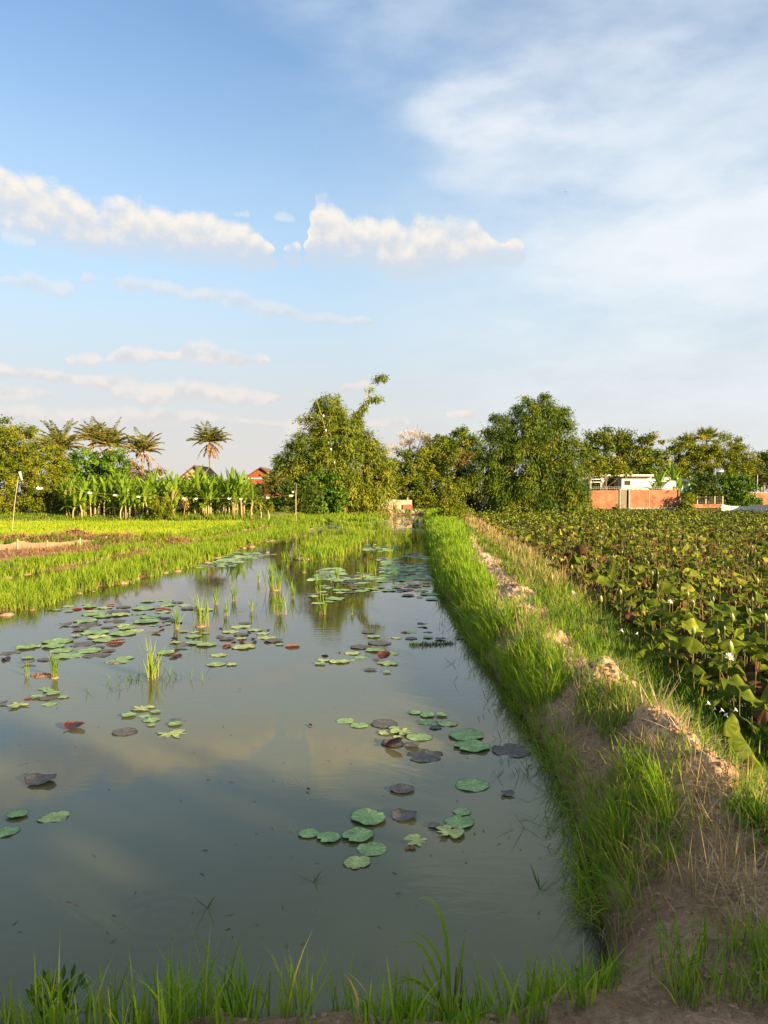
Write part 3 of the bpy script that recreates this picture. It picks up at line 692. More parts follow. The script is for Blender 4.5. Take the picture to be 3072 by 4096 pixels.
# mud showing round the clumps of the paddy edge
g = MB()
for _ in range(95):
    y = 13 * (60 / 13) ** rng.random(); x = float(Bx(y)) - rng.uniform(-.10, .30)
    if vnoise(np.array(y * 1.1), np.array(3.3), 5) < -.05: continue
    V, F = blob((x, y, -.02), rng.uniform(.04, .16), n=6, flat=.5); g.add(V, F)
for _ in range(50):
    y = 18 * (60 / 18) ** rng.random(); x = float(Ax(y)) - rng.uniform(-.05, .3)
    V, F = blob((x, y, -.01), rng.uniform(.05, .16), n=6, flat=.45); g.add(V, F)
for _ in range(14):
    u = rng.random(); q = c0 * (1 - u) + c1 * u; V, F = blob((q[0] - rng.uniform(.2, .8), q[1] - .6, -.01), rng.uniform(.12, .3), n=6, flat=.3); g.add(V, F)
tag(g.build('paddy_mud', M['clod'], smooth=True), 'orange mud clods along the flooded rice edge', 'mud', kind='stuff')

# ------------------------------------------------------------------ floating lotus pads
def pad_mesh(name, mat, wav=.010, notch=(), dish=0.0, roll=0.0, tilt=0.0, lift=0.004, ragged=0.0, seed=0, lobes=11):
    rs = [.0, .06, .25, .5, .75, .90, .965, 1.0]; n = 44
    lr = np.random.default_rng(seed)
    th = np.arange(n) * 2 * PI / n
    edge = 1 + .035 * np.sin(th * 2 + lr.uniform(0, 6)) + .02 * np.sin(th * 5 + lr.uniform(0, 6)) + .012 * np.sin(th * lobes)
    if ragged: edge = edge * (1 - ragged * np.clip(fbm(np.cos(th) * 2.3 + seed, np.sin(th) * 2.3, 3, seed) * 3.2, 0, .9))
    for a, wdt, dep in notch:
        dlt = np.abs((th - a + PI) % (2 * PI) - PI); edge = edge * (1 - dep * np.clip(1 - dlt / wdt, 0, 1))
    V = []; R = []; T = []
    ph = lr.uniform(0, 6)
    for r in rs:
        x = np.cos(th) * r * edge * .5; y = np.sin(th) * r * edge * .5
        z = lift + wav * (r ** 4) * np.sin(th * lobes * .5 + ph) + wav * .8 * r ** 3 * np.sin(th * 3 + ph) + dish * r ** 3 - .006 * (1 - r) ** 2
        z = z + roll * (y * 2) ** 2
        if roll > .12:        # rolled up across y
            ang = y * 2 * roll * 5.0; rad = .5 / (roll * 5.0); z = lift + rad * (1 - np.cos(ang)); y = rad * np.sin(ang)
        z = z + tilt * (x + .3)
        V.append(np.stack([x, y, z], -1)); T.append(np.full(n, r))
        vein = np.where(np.arange(n) % 4 == 0, .45, 0) * (r < .93)
        R.append(np.clip(.38 + vein + (.4 if r < .05 else 0) + .16 * np.sin(th * 2 + ph) * r, 0, 1))
    V = np.concatenate(V); m = len(rs)
    i = np.arange(m - 1)[:, None] * n; j = np.arange(n)[None]; j2 = (j + 1) % n
    F = np.stack([i + j, i + j2, i + n + j2, i + n + j], -1).reshape(-1, 4)
    g = MB(); g.add(V, F, np.concatenate(R), np.concatenate(T)); me = g.mesh(name, mat, True)
    return me
PADS = {
 'g': [pad_mesh('lotus_pad', M['pad_green'], .012, seed=i) for i in range(3)] + [pad_mesh('lotus_pad', M['pad_green'], .016, notch=((1.1 + i, .25, .35),), seed=10 + i) for i in range(2)],
 'y': [pad_mesh('lotus_pad', M['pad_yellow'], .014, notch=((.4 + i * 2, .3, .3),), ragged=.25, seed=20 + i) for i in range(3)],
 'd': [pad_mesh('lotus_pad', M['pad_dark'], .012, seed=30 + i) for i in range(3)] + [pad_mesh('lotus_pad', M['pad_dark'], .02, notch=((2.2, .4, .3),), seed=34)],
 't': [pad_mesh('torn_pad', M['pad_yellow'], .014, notch=((.3 + i, .35, .7), (2.2 + i, .3, .6), (4.1, .35, .75), (5.2, .25, .5)), ragged=.5, seed=40 + i) for i in range(3)],
 'c': [pad_mesh('cupped_pad', M['pad_dark'], .02, dish=.03, roll=.10, tilt=.05, lift=.004, seed=50)],
 'q': [pad_mesh('cupped_pad', M['pad_red'], .02, dish=.03, roll=.11, tilt=.06, lift=.004, seed=51)],
 'u': [pad_mesh('upturned_pad', M['pad_red'], .02, dish=.12, roll=.02, tilt=.35, lift=.03, seed=55)],
 'r': [pad_mesh('rolled_pad', M['pad_red'], .01, roll=.36, lift=.0, seed=60), pad_mesh('rolled_pad', M['pad_red'], .01, roll=.25, lift=.0, seed=61)],
 'b': [pad_mesh('dead_pad', M['pad_brown'], .03, ragged=.5, dish=.03, roll=.05, seed=70)],
}
NEAR = [
 # X, Y, width px, kind, label
 (1382, 2884, 83, 'g', 'upper left green pad of a touching pair by itself in open water'),
 (1438, 2903, 74, 'g', 'lower right green pad of a touching pair by itself in open water'),
 (1661, 2853, 52, 'g', 'smallest green pad at the top of the loose chain near the dike'),
 (1710, 2863, 66, 'g', 'middle green pad in the top chain of three near the dike'),
 (1766, 2863, 48, 'g', 'right end green pad in the top chain of three near the dike'),
 (1706, 2888, 85, 'g', 'oval green pad below the top chain of three'),
 (1790, 2896, 87, 'y', 'yellowish frayed green pad below the top chain of three'),
 (1742, 2912, 50, 'd', 'small grey pad tucked under the yellowish frayed pad'),
 (1865, 2944, 145, 'g', 'upper of two big ribbed green pads by the dike grass'),
 (1887, 2990, 150, 'g', 'lower of two big ribbed green pads by the dike grass'),
 (2044, 3003, 166, 'd', 'wide grey pad half under the dike grass'),
 (1538, 2897, 112, 'd', 'grey scalloped pad above the torn yellow pads'),
 (1541, 2933, 62, 'y', 'small torn yellow pad at the left of the ragged group'),
 (1577, 2917, 50, 'g', 'small green pad lying over the ragged yellow group'),
 (1608, 2931, 100, 't', 'blotched yellow green pad in the middle of the ragged group'),
 (1590, 2948, 48, 'y', 'little yellowish pad under the ragged group'),
 (1677, 2950, 104, 'g', 'notched green pad right of the ragged group'),
 (1572, 2975, 100, 'd', 'grey pad behind the curled red leaf'),
 (1576, 2990, 74, 'u', 'curled up red brown pad with a dark shadow'),
 (1647, 2985, 65, 'd', 'small grey pad between the curled red leaf and the big grey pad'),
 (1700, 3024, 155, 'd', 'biggest round grey pad with ribs, below the curled red leaf'),
 (1889, 3142, 136, 'g', 'single ribbed green pad left of a dark cupped leaf'),
 (2031, 3180, 55, 'c', 'dark cupped square leaf near the dike edge'),
 (1609, 3161, 96, 'd', 'lone dark grey scalloped pad in open water'),
 (1473, 3275, 155, 'g', 'largest green pad above the row of three'),
 (1617, 3268, 108, 'c', 'tilted purplish pad right of the largest green pad'),
 (1848, 3249, 74, 'g', 'small green pad at the top of the right group'),
 (1837, 3292, 123, 'g', 'green pad with dark rim in the right group'),
 (1736, 3307, 49, 'd', 'tiny round grey pad at the left of the right group'),
 (1791, 3337, 136, 't', 'torn pale green pad below the right group'),
 (1671, 3362, 120, 't', 'ragged star shaped pad with brown edges'),
 (1641, 3396, 45, 'b', 'little shrivelled brown leaf under the ragged star pad'),
 (1235, 3338, 88, 'g', 'left pad in the row of three green pads'),
 (1314, 3355, 98, 'g', 'middle pad in the row of three green pads'),
 (1431, 3348, 130, 'g', 'right pad in the row of three green pads'),
 (1488, 3396, 126, 'g', 'green pad just below the row of three'),
 (1429, 3451, 117, 'y', 'pale yellowish pad nearest the camera, with a brown spot'),
 (1240, 2904, 28, 'r', 'small rolled red leaf alone above the cloud reflection'),
 (1232, 3163, 28, 'r', 'small rolled red leaf alone beside a ripple ring'),
 (69, 3264, 82, 'g', 'small green pad with a dark notch near the left edge'),
 (220, 3268, 130, 'y', 'green pad with a brown blotch near the left edge'),
 (20, 3330, 110, 'g', 'green pad cut by the left border of the view'),
 (163, 3128, 114, 'c', 'dark purple cupped pad with raised rim in open water'),
 (296, 2912, 84, 'q', 'red brown cupped pad below the brown debris'),
 (514, 2864, 60, 'g', 'left green pad below the dark rice clump'),
 (579, 2865, 52, 'g', 'small notched pad below the dark rice clump'),
 (606, 2881, 68, 'g', 'oval green pad below the notched one'),
 (605, 2903, 34, 'g', 'tiny green pad under the oval one'),
 (700, 2899, 56, 'g', 'small green pad beside a dark fragment'),
 (708, 2884, 36, 'd', 'dark fragment of pad behind a small green pad'),
 (690, 2936, 134, 't', 'pale torn blue green pad with frayed left edge'),
 (500, 2929, 98, 'd', 'dull grey pad left of the pale torn pad'),
 (568, 2833, 100, 't', 'mottled yellow pad in the rice clump reflection'),
 (622, 2850, 44, 'g', 'small pad at the reflection foot'),
 (72, 2824, 95, 't', 'pale yellow torn pad in the left group'),
 (199, 2817, 58, 'g', 'green pad at the right end of the left group'),
 (176, 2756, 47, 'g', 'top green pad of the left group'),
 (195, 2765, 48, 'g', 'second green pad of the left group'),
 (212, 2776, 54, 'g', 'third green pad of the left group'),
 (148, 2790, 48, 'g', 'green pad in the left group beside a red one'),
 (112, 2798, 34, 'r', 'red folded leaf in the left group'),
 (192, 2795, 66, 'd', 'dark pad among the left group'),
 (253, 2790, 44, 'g', 'detached green pad right of the left group'),
 (10, 2817, 40, 'c', 'dark curled leaf at the left border'),
 (216, 2587, 92, 'g', 'broad green pad left of the dark pair'),
 (332, 2578, 106, 'd', 'broad dark grey pad beside the green one'),
 (245, 2603, 100, 'g', 'green pad behind the dark slim rice clump'),
 (183, 2640, 64, 'd', 'dull pad below the broad green one'),
 (110, 2633, 50, 'g', 'small pad at the left near the debris'),
 (115, 2655, 50, 'c', 'dark upturned leaf by the thin grassy clump'),
 (468, 2647, 140 * .66, 'g', 'oval green pad left of the dark rice clump'),
 (498, 2634, 78, 'g', 'large flat green pad left of the dark rice clump'),
 (430, 2605, 60, 'd', 'grey pad above the large flat green one'),
 (395, 2590, 46, 'd', 'grey notched pad above the large flat green one'),
 (665, 2613, 80, 'g', 'green pad right of the dark rice clump tip'),
 (703, 2628, 52, 'q', 'red rimmed cupped pad right of the dark rice clump'),
 (873, 2622, 70, 'y', 'pale pink grey pad alone in open water'),
 (865, 2659, 75, 'g', 'round green pad above a pale one'),
 (927, 2660, 48, 'y', 'small pale pad touching the round green one'),
 (646, 2514, 44, 'r', 'orange red rolled leaf before the slim rice clump'),
 (720, 2493, 30, 'r', 'red curled leaf behind the slim rice clump'),
 (620, 2535, 48, 'c', 'dark red rimmed leaf left of the slim rice clump'),
 (263, 2502, 54, 'c', 'dark folded leaf floating left of the pad carpet'),
 (480, 2565, 44, 'r', 'dark red rolled leaf in the pad carpet'),
 (725, 2590, 60, 'c', 'dark reddish leaf beside the yellow pads'),
 (1300, 2625, 40, 'r', 'orange rolled leaf at the left of the middle pad group'),
 (1358, 2612, 26, 'r', 'dark red rolled leaf above the middle pad group'),
 (1518, 2574, 90, 'd', 'broad brown grey pad above the middle pad group'),
 (1443, 2590, 86, 'd', 'brown grey pad left of the broad one'),
 (1500, 2603, 78, 'g', 'green pad in the middle pad group'),
 (1560, 2614, 78, 'y', 'yellow green pad at the right of the middle pad group'),
 (1408, 2614, 72, 'y', 'pale yellow pad left in the middle pad group'),
 (1295, 2644, 70, 't', 'ragged yellow pad at the left of the middle pad group'),
 (1357, 2648, 82, 'y', 'large pale pad in the middle pad group'),
 (1280, 2657, 46, 'g', 'small pale pad at the lower left of the middle pad group'),
 (1445, 2630, 60, 'g', 'green pad under the brown grey pads'),
 (1535, 2635, 58, 'u', 'tilted pale leaf in the middle pad group'),
 (1550, 2655, 90, 'y', 'wide yellow pad at the bottom right of the middle pad group'),
 (1482, 2681, 50, 'd', 'small grey pad below the middle pad group'),
 (1549, 2691, 34, 'g', 'smallest pad lowest in the middle pad group'),
 (1410, 2641, 32, 'g', 'tiny green pad amid the middle pad group'),
 (1503, 2640, 28, 'r', 'dark red scrap amid the middle pad group'),
 (1475, 2530, 60, 'd', 'brown grey pad above the broad brown one'),
 (1495, 2548, 56, 'g', 'pale green pad above the broad brown one'),
 (1690, 2503, 42, 'c', 'dark curled leaf before the dike reflection'),
 (1640, 2530, 54, 'y', 'yellow pad left of the floating weed line'),
 (1585, 2553, 44, 'y', 'yellow pad near the floating weed line'),
 (1645, 2555, 52, 'd', 'grey pad right above the floating weed line'),
 (1712, 2551, 46, 'g', 'green pad by the dark scrap'),
 (1762, 2558, 46, 'd', 'dark pad at the right by the dike reflection'),
 (1712, 2530, 40, 'd', 'small grey pad near the dark curled leaf'),
 (1615, 2531, 26, 'b', 'dark scrap floating left of the weed line'),
 (1842, 2553, 36, 'c', 'dark folded leaf touching the dike grass'),
]
placed = []
def put_pad(X, Y, Wd, k, lab, grp=None):
    q = gnd(X, Y); D = q[1]; s = Wd * px(D)
    ms_ = PADS[k]; me_ = ms_[rng.integers(0, len(ms_))]
    o = link(me_.name.split('.')[0], me_, None, (q[0], q[1], .001 + .004 * (len(placed) % 5)))
    o.rotation_euler = (0, 0, rng.uniform(0, 6.28) if k not in 'curq' else rng.normal(1.57, .7)); o.scale = (s, s * rng.uniform(.9, 1.05) * (.5 if k == 'r' else 1), s * (.5 if k == 'r' else 1))
    cat = {'c': 'lotus leaf', 'q': 'lotus leaf', 'u': 'lotus leaf', 'r': 'lotus leaf', 'b': 'dead leaf'}.get(k, 'lotus pad')
    tag(o, lab, cat, grp); placed.append((q[0], q[1], s / 2)); return o
for X, Y, Wd, k, lab in NEAR: put_pad(X, Y, Wd, k, lab)
KN = {'g': 'green', 'y': 'yellowish', 'd': 'grey', 'r': 'rolled red', 't': 'torn', 'c': 'dark cupped'}
def scatter(n, box_, wm, mixk, where, dens_seed, thr):
    done = 0
    for _ in range(n * 40):
        X, Y = rng.uniform(box_[0], box_[2]), rng.uniform(box_[1], box_[3]); q = gnd(X, Y)
        if q[0] < Bx(q[1]) + .25 or q[0] > Rx(q[1]) - .25: continue
        if fbm(np.array(q[0] * .7), np.array(q[1] * .28), 3, dens_seed) < thr: continue
        s = rng.uniform(*wm) * (.5 if rng.random() < .15 else 1); k = mixk[rng.integers(0, len(mixk))]; s *= .55 if k == 'r' else 1
        if any((q[0] - a) ** 2 + (q[1] - b) ** 2 < (s / 2 + c) ** 2 * .72 for a, b, c in placed): continue
        put_pad(X, Y, s / px(q[1]), k, f'{KN[k]} pad among many {where}', f'{KN[k]} pads {where}'); done += 1
        if done >= n: break
    return done
scatter(60, (-40, 2400, 760, 2640), (.24, .46), 'gggdgydgrt', 'in the pad carpet before the paddy', 141, -.05)
scatter(32, (680, 2400, 1200, 2590), (.22, .42), 'gygdyr', 'round the rice clumps', 143, .0)
scatter(60, (1250, 2290, 1760, 2420), (.25, .45), 'ggdydg', 'in the dark tree reflection', 145, -.05)
# the rest of the pads, far off
g = MB()
def pad_poly(g, x, y, s, r):
    n = 12; th = np.arange(n) * 2 * PI / n + rng.uniform(0, 1)
    e = 1 + .08 * rng.normal(0, 1, n)
    V = np.stack([x + np.cos(th) * s / 2 * e, y + np.sin(th) * s / 2 * e, np.full(n, .004 + rng.uniform(0, .01)) + (.02 * rng.random() * np.sin(th))], -1)
    V = np.concatenate([V, [[x, y, .004]]]); j = np.arange(n)
    g.add(V, np.stack([j, (j + 1) % n, np.full(n, n)], -1), r, np.concatenate([np.full(n, .9), [0]]))
gd = MB(); gr = MB(); k = 0
for _ in range(9000):
    X, Y = rng.uniform(700, 1740), 2072 + 250 * rng.random() ** 1.3; q = gnd(X, Y)
    if q[0] < Bx(q[1]) + .1 or q[0] > Rx(q[1]) - .15: continue
    if fbm(np.array(q[0] * .6), np.array(q[1] * .2), 3, 147) < .02: continue
    s = rng.uniform(.14, .34); u = rng.random()
    pad_poly(g if u < .62 else (gd if u < .9 else gr), q[0], q[1], s if u < .9 else s * .6, rng.random()); k += 1
    if k > 1000: break
for nm, gg, mt, lb in (('far_green_pads', g, 'pad_green', 'mass of green pads covering the far pond'), ('far_grey_pads', gd, 'pad_dark', 'mass of grey pads covering the far pond'), ('far_red_leaves', gr, 'pad_red', 'reddish leaves floating in the far pond')):
    tag(gg.build(nm, M[mt]), lb, 'lotus pads', kind='stuff')
# floating weed and twigs, debris
g = MB()
q = gnd(607, 2712); n = 90; P = np.stack([q[0] + rng.normal(0, .25, n), q[1] + rng.normal(0, .12, n), np.zeros(n)], 1)
g.add(*blades(P, rng.uniform(.05, .18, n), np.full(n, .008), rng.uniform(0, 6.3, n), rng.uniform(.3, 1.3, n), rng.normal(0, .4, n), rng.random(n) * .5, 3))
q0, q1 = gnd(1640, 2582), gnd(1810, 2576)
for i in range(26):
    c = q0 + (q1 - q0) * i / 25; n = 9; P = np.repeat(c[None], n, 0) + rng.normal(0, .008, (n, 3)) * [1, 1, 0]
    g.add(*blades(P, rng.uniform(.03, .09, n), np.full(n, .012), rng.uniform(0, 6.3, n), rng.uniform(.5, 1.2, n), rng.normal(0, .3, n), rng.random(n) * .3, 3))
n = 240; y = 4.6 * (14 / 4.6) ** rng.random(n); x = Rx(y) - .05 - np.abs(rng.normal(0, .16, n)); P = np.stack([x, y, 0 * x], 1)
g.add(*blades(P, rng.uniform(.05, .22, n), np.full(n, .007), rng.normal(PI, 1.2, n), rng.uniform(.5, 1.5, n), rng.normal(0, .4, n), rng.random(n) * .5, 3))
for X, Y in ((350, 2770), (440, 2755), (480, 2765), (1810, 2655), (2160, 3560), (1255, 3530), (830, 3630), (2110, 3090), (1990, 3110)):
    q = gnd(X, Y); n = 5; P = np.repeat(q[None], n, 0)
    g.add(*blades(P, rng.uniform(.06, .16, n), np.full(n, .007), rng.uniform(0, 6.3, n), rng.uniform(.5, 1.4, n), rng.normal(0, .4, n), rng.random(n) * .3, 3))
tag(g.build('floating_weed', M['weed']), 'dark green water weed floating by the clumps and dike', 'water weed', kind='stuff')
for X, Y, W_, lab in ((463, 2652, 50, 'round brown raft of debris beside the large flat pads'), (170, 2702, 95, 'brown raft of debris at the foot of the dark slim rice clump'), (960, 2447, 36, 'small orange mud lump beside the fan shaped clump')):
    q = gnd(X, Y); s = W_ * px(q[1]); g = MB()
    for _ in range(45):
        a = rng.uniform(0, 6.3); r = s / 2 * math.sqrt(rng.random()); g.add(*blob((math.cos(a) * r, math.sin(a) * r * .8, 0), s * rng.uniform(.04, .10), n=4))
    tag(g.build('debris_raft', M['heap'], None, q, False), lab, 'debris')
g = MB(); n = 420; y = 3.6 * (30 / 3.6) ** rng.random(n); x = np.maximum(Bx(np.maximum(y, 13)) + .3, -.5 * y) + rng.random(n) * (Rx(y) - np.maximum(Bx(np.maximum(y, 13)) + .3, -.5 * y))
g.add(*blades(np.stack([x, y, np.full(n, .003)], 1), rng.uniform(.008, .05, n) * (1 + .03 * y), rng.uniform(.003, .010, n), rng.uniform(0, 6.3, n), np.full(n, 1.52), rng.normal(0, .1, n), rng.random(n), 3))
tag(g.build('floating_bits', M['pad_brown']), 'tiny bits of leaf and straw floating on the pond', 'debris', kind='stuff')
# the arching tussock at the bottom of the picture
q = gnd(1790, 4080, .05); tz = empty('tall_grass', q)
g = MB()
for Xt, Yt, Xm, Ym in ((1660, 3600, 1770, 3680), (1605, 3725, 1740, 3800), (1555, 3822, 1690, 3790), (1860, 3740, 1840, 3860), (1500, 4050, 1640, 3920), (1520, 3970, 1650, 3915), (1690, 3840, 1715, 3920), (1600, 4030, 1690, 4005), (1880, 3930, 1840, 3990)):
    D = q[1]; a, b, c = np.zeros(3) + [rng.normal(0, .02), 0, 0], at(Xm, Ym, D - .05 * rng.random()) - q, at(Xt, Yt, D - .12 * rng.random()) - q
    s = np.linspace(0, 1, 9)[:, None]; cc = 2 * b - .5 * (a + c); Pp = (1 - s) ** 2 * a + 2 * s * (1 - s) * cc + s ** 2 * c
    wv = (.007 * np.minimum(1, (1 - s[:, 0]) / .6 + .05)); T = np.gradient(Pp, axis=0); sd = np.cross(T, [0, 1, .3]); sd /= np.linalg.norm(sd, axis=1)[:, None]
    V = np.stack([Pp - sd * wv[:, None], Pp + sd * wv[:, None]], 1).reshape(-1, 3); i = np.arange(8) * 2
    g.add(V, np.stack([i, i + 1, i + 3, i + 2], -1), rng.uniform(.4, .8), np.repeat(s[:, 0], 2) * .6 + .4)
g.build('blades', M['grass'], tz)
g = MB()
for dx in (-.02, .03, .05):
    V, F = tube([(dx, 0, -.05), (dx * 1.3 - .01, 0, .10), (dx * 1.2, 0, .22)], [.006, .005, .003], 5); g.add(V, F, .6)
g.build('stem', M['stalk'], tz)
tag(tz, 'tall arching grass tuft with drooping blades at the near water edge', 'grass tuft')

q = gnd(215, 4075, .08); n = 120; c_ = q + rng.normal(0, 1, (n, 3)) * [.06, .05, .03] + [0, 0, .05]; dd = (c_ - q) + [0, 0, .03] + rng.normal(0, .03, (n, 3))
g = MB(); g.add(*leaf_quads(c_, dd, .05 * rng.uniform(.6, 1.3, n), .024, rng.random(n), np.tile([0, -.3, 1.0], (n, 1)))); tag(g.build('broadleaf_weeds', M['bush_green']), 'small broad leaved weeds on the near bank at the lower left', 'weeds', kind='stuff')

# ------------------------------------------------------------------ lotus field right of the dike
def lotus_blade(seed, cup=.18, fold=0.0, droop=0.0, wav=.06):
    lr = np.random.default_rng(seed); n = 20; rs = [0, .12, .4, .7, .9, 1.0]
    th = np.arange(n) * 2 * PI / n; V = []; R = []; T = []; ph = lr.uniform(0, 6)
    edge = 1 + .06 * np.sin(th * 2 + ph) + .04 * np.sin(th * 3 + ph * 2) + .03 * lr.normal(0, 1, n)
    for r in rs:
        x = np.cos(th) * r * edge * .5; y = np.sin(th) * r * edge * .5
        z = cup * r ** 1.6 * .5 + wav * r ** 2 * (np.sin(th * 3 + ph) + .7 * np.sin(th * 5 + 2 * ph)) - droop * r ** 2.2 * .5 - fold * np.abs(y) * 1.2
        y = y * (1 - fold * .35)
        V.append(np.stack([x, y, z], -1)); T.append(np.full(n, r))
        R.append(np.clip(.4 + np.where(np.arange(n) % 2 == 0, .12, -.04) + .2 * np.sin(th + ph) * r + lr.normal(0, .08, n), 0, 1))
    m = len(rs); i = np.arange(m - 1)[:, None] * n; j = np.arange(n)[None]; j2 = (j + 1) % n
    F = np.stack([i + j, i + j2, i + n + j2, i + n + j], -1).reshape(-1, 4)
    return np.concatenate(V), F, np.concatenate(R), np.concatenate(T)
LB = [lotus_blade(i, cup, fold, droop, wav) for i, (cup, fold, droop, wav) in enumerate(((.25, .15, 0, .08), (.1, .5, .15, .08), (.0, .35, .45, .09), (.3, .25, 0, .10), (.05, .75, .1, .07), (.1, .3, .3, .12)))]
DB = [lotus_blade(20 + i, -.1, .6, .7, .14) for i in range(3)]
LBM = []; DBM = []
for arr, lst, mt in ((LB, LBM, 'lotus'), (DB, DBM, 'lotus_brown')):
    for V, F, R, T in arr:
        g = MB(); g.add(V, F, R, T); lst.append(g.mesh('leaf_blade', M[mt], True))
g = MB(); V, F = tube([(0, 0, -1), (.02, .01, -.6), (-.01, .0, -.25), (0, 0, 0)], [.013, .012, .010, .009], 5); g.add(V, F, .45); STM = g.mesh('stalk', M['stalk'], True)
def lotus_ok(x, y): return x > Lx(y) - .05 - .25 * (y > 20) and y < 84
spots = []
HAND = [ # X, Y of blade centre, width px, height above water, tilt az, tilt, kind, label
 (2555, 2600, 105, .42, 3.4, .55, 0, 'wide folded green lotus leaf lying low over the weeds'),
 (2680, 2612, 105, .40, -.3, .35, 0, 'pale green lotus leaf right of the wide folded one'),
 (2705, 2550, 105, .62, -.4, .45, 0, 'lotus leaf raised behind the pale low one'),
 (2785, 2475, 95, .72, -1.2, .5, 0, 'round sunlit lotus leaf standing tall'),
 (2740, 2470, 70, .70, 2.6, .6, 0, 'tilted lotus leaf left of the tall round one'),
 (2580, 2480, 85, .52, .2, .5, 0, 'flat green lotus leaf above the tilted bank weeds'),
 (2960, 2740, 110, .55, -1.3, .25, 0, 'broad lotus leaf at the right beside dark stems'),
 (3010, 2800, 100, .5, -.8, .4, 0, 'broad lotus leaf behind the white flower bank'),
 (2960, 2670, 90, .55, .5, .7, 0, 'bent lotus leaf under the open white lotus flower'),
 (2760, 2870, 60, .5, 2.0, .5, 0, 'small yellow green lotus leaf above the far mound'),
 (2900, 2890, 110, .55, 3.6, .8, 0, 'large drooping lotus leaf facing the dike'),
 (2990, 2975, 130, .45, -.6, .9, 0, 'long drooping dark lotus leaf at the right border'),
 (3040, 3065, 110, .4, -.9, .8, 0, 'dark shaded lotus leaf at the lower right border'),
 (2310, 2230, 70, .6, 1.0, .4, 0, 'blue green lotus leaf at the field corner by the bank'),
 (2215, 2265, 60, .55, .2, .4, 0, 'upright bright lotus leaf near the bank'),
 (2420, 2330, 75, .6, -1.4, .5, 0, 'sunlit folded lotus leaf above the bank weeds'),
 (2420, 2480, 70, .5, 3.0, .6, 0, 'lotus leaf hanging by the dry stems'),
 (2870, 2440, 90, .7, -.8, .5, 0, 'bright lotus leaf standing among bare stems'),
 (3010, 2350, 80, .7, -.2, .5, 0, 'bright lotus leaf by the right border, below the buds'),
 (2690, 2340, 90, .7, -1.1, .6, 0, 'lotus leaf catching the sun in mid field'),
 (2310, 2180, 90, .6, 2.2, .4, 1, 'brown dying lotus leaf at the field corner'),
 (2535, 2450, 60, .45, .0, .5, 1, 'shrivelled brown lotus leaf hanging from a bare stem'),
 (2770, 2385, 80, .5, .6, .5, 1, 'rusty brown lotus leaf in mid field'),
]
def lotus_leaf(x, y, h, d, az, tilt, dead, lab, grp=None):
    r = empty('lotus_leaf', (x, y, -.02), az)
    b = link('leaf_blade', (DBM if dead else LBM)[rng.integers(0, 3 if dead else 6)], r, (0, 0, h + .02)); b.scale = (d, d, d); b.rotation_euler = (0, tilt, 0)
    st = link('stalk', STM, r, (0, 0, h + .015)); st.scale = (min(1.0, .4 + .5 * d),) * 2 + (h + .25,)
    tag(r, lab, 'lotus leaf', grp)
for X, Y, W_, h, az, tl, dead, lab in HAND:
    q = gnd(X, Y, h); lotus_leaf(q[0], q[1], h, W_ * px(q[1]) * .95, az + rng.normal(0, .2), tl, dead, lab); spots.append((q[0], q[1]))
cnt = len(HAND); tries = 0
cand = []
for _ in range(26000):
    y = 5.2 * (84 / 5.2) ** rng.random() if rng.random() < .5 else math.sqrt(rng.uniform(5.2 ** 2, 84 ** 2))
    x = float(Lx(y)) + rng.random() * (.56 * y + 2 - float(Lx(y)))
    if lotus_ok(x, y): cand.append((x, y))
cand = np.array(cand); cand = cand[np.argsort(cand[:, 1])]
dens = fbm(cand[:, 0] * .5, cand[:, 1] * .35, 3, 151)
far_g, far_b, far_s, far_k = MB(), MB(), MB(), MB()
grid = {}
def free(x, y, r):
    i, j = int(x / .3), int(y / .3)
    for a in range(i - 1, i + 2):
        for b in range(j - 1, j + 2):
            for p_ in grid.get((a, b), ()):
                if (p_[0] - x) ** 2 + (p_[1] - y) ** 2 < r * r: return False
    grid.setdefault((i, j), []).append((x, y)); return True
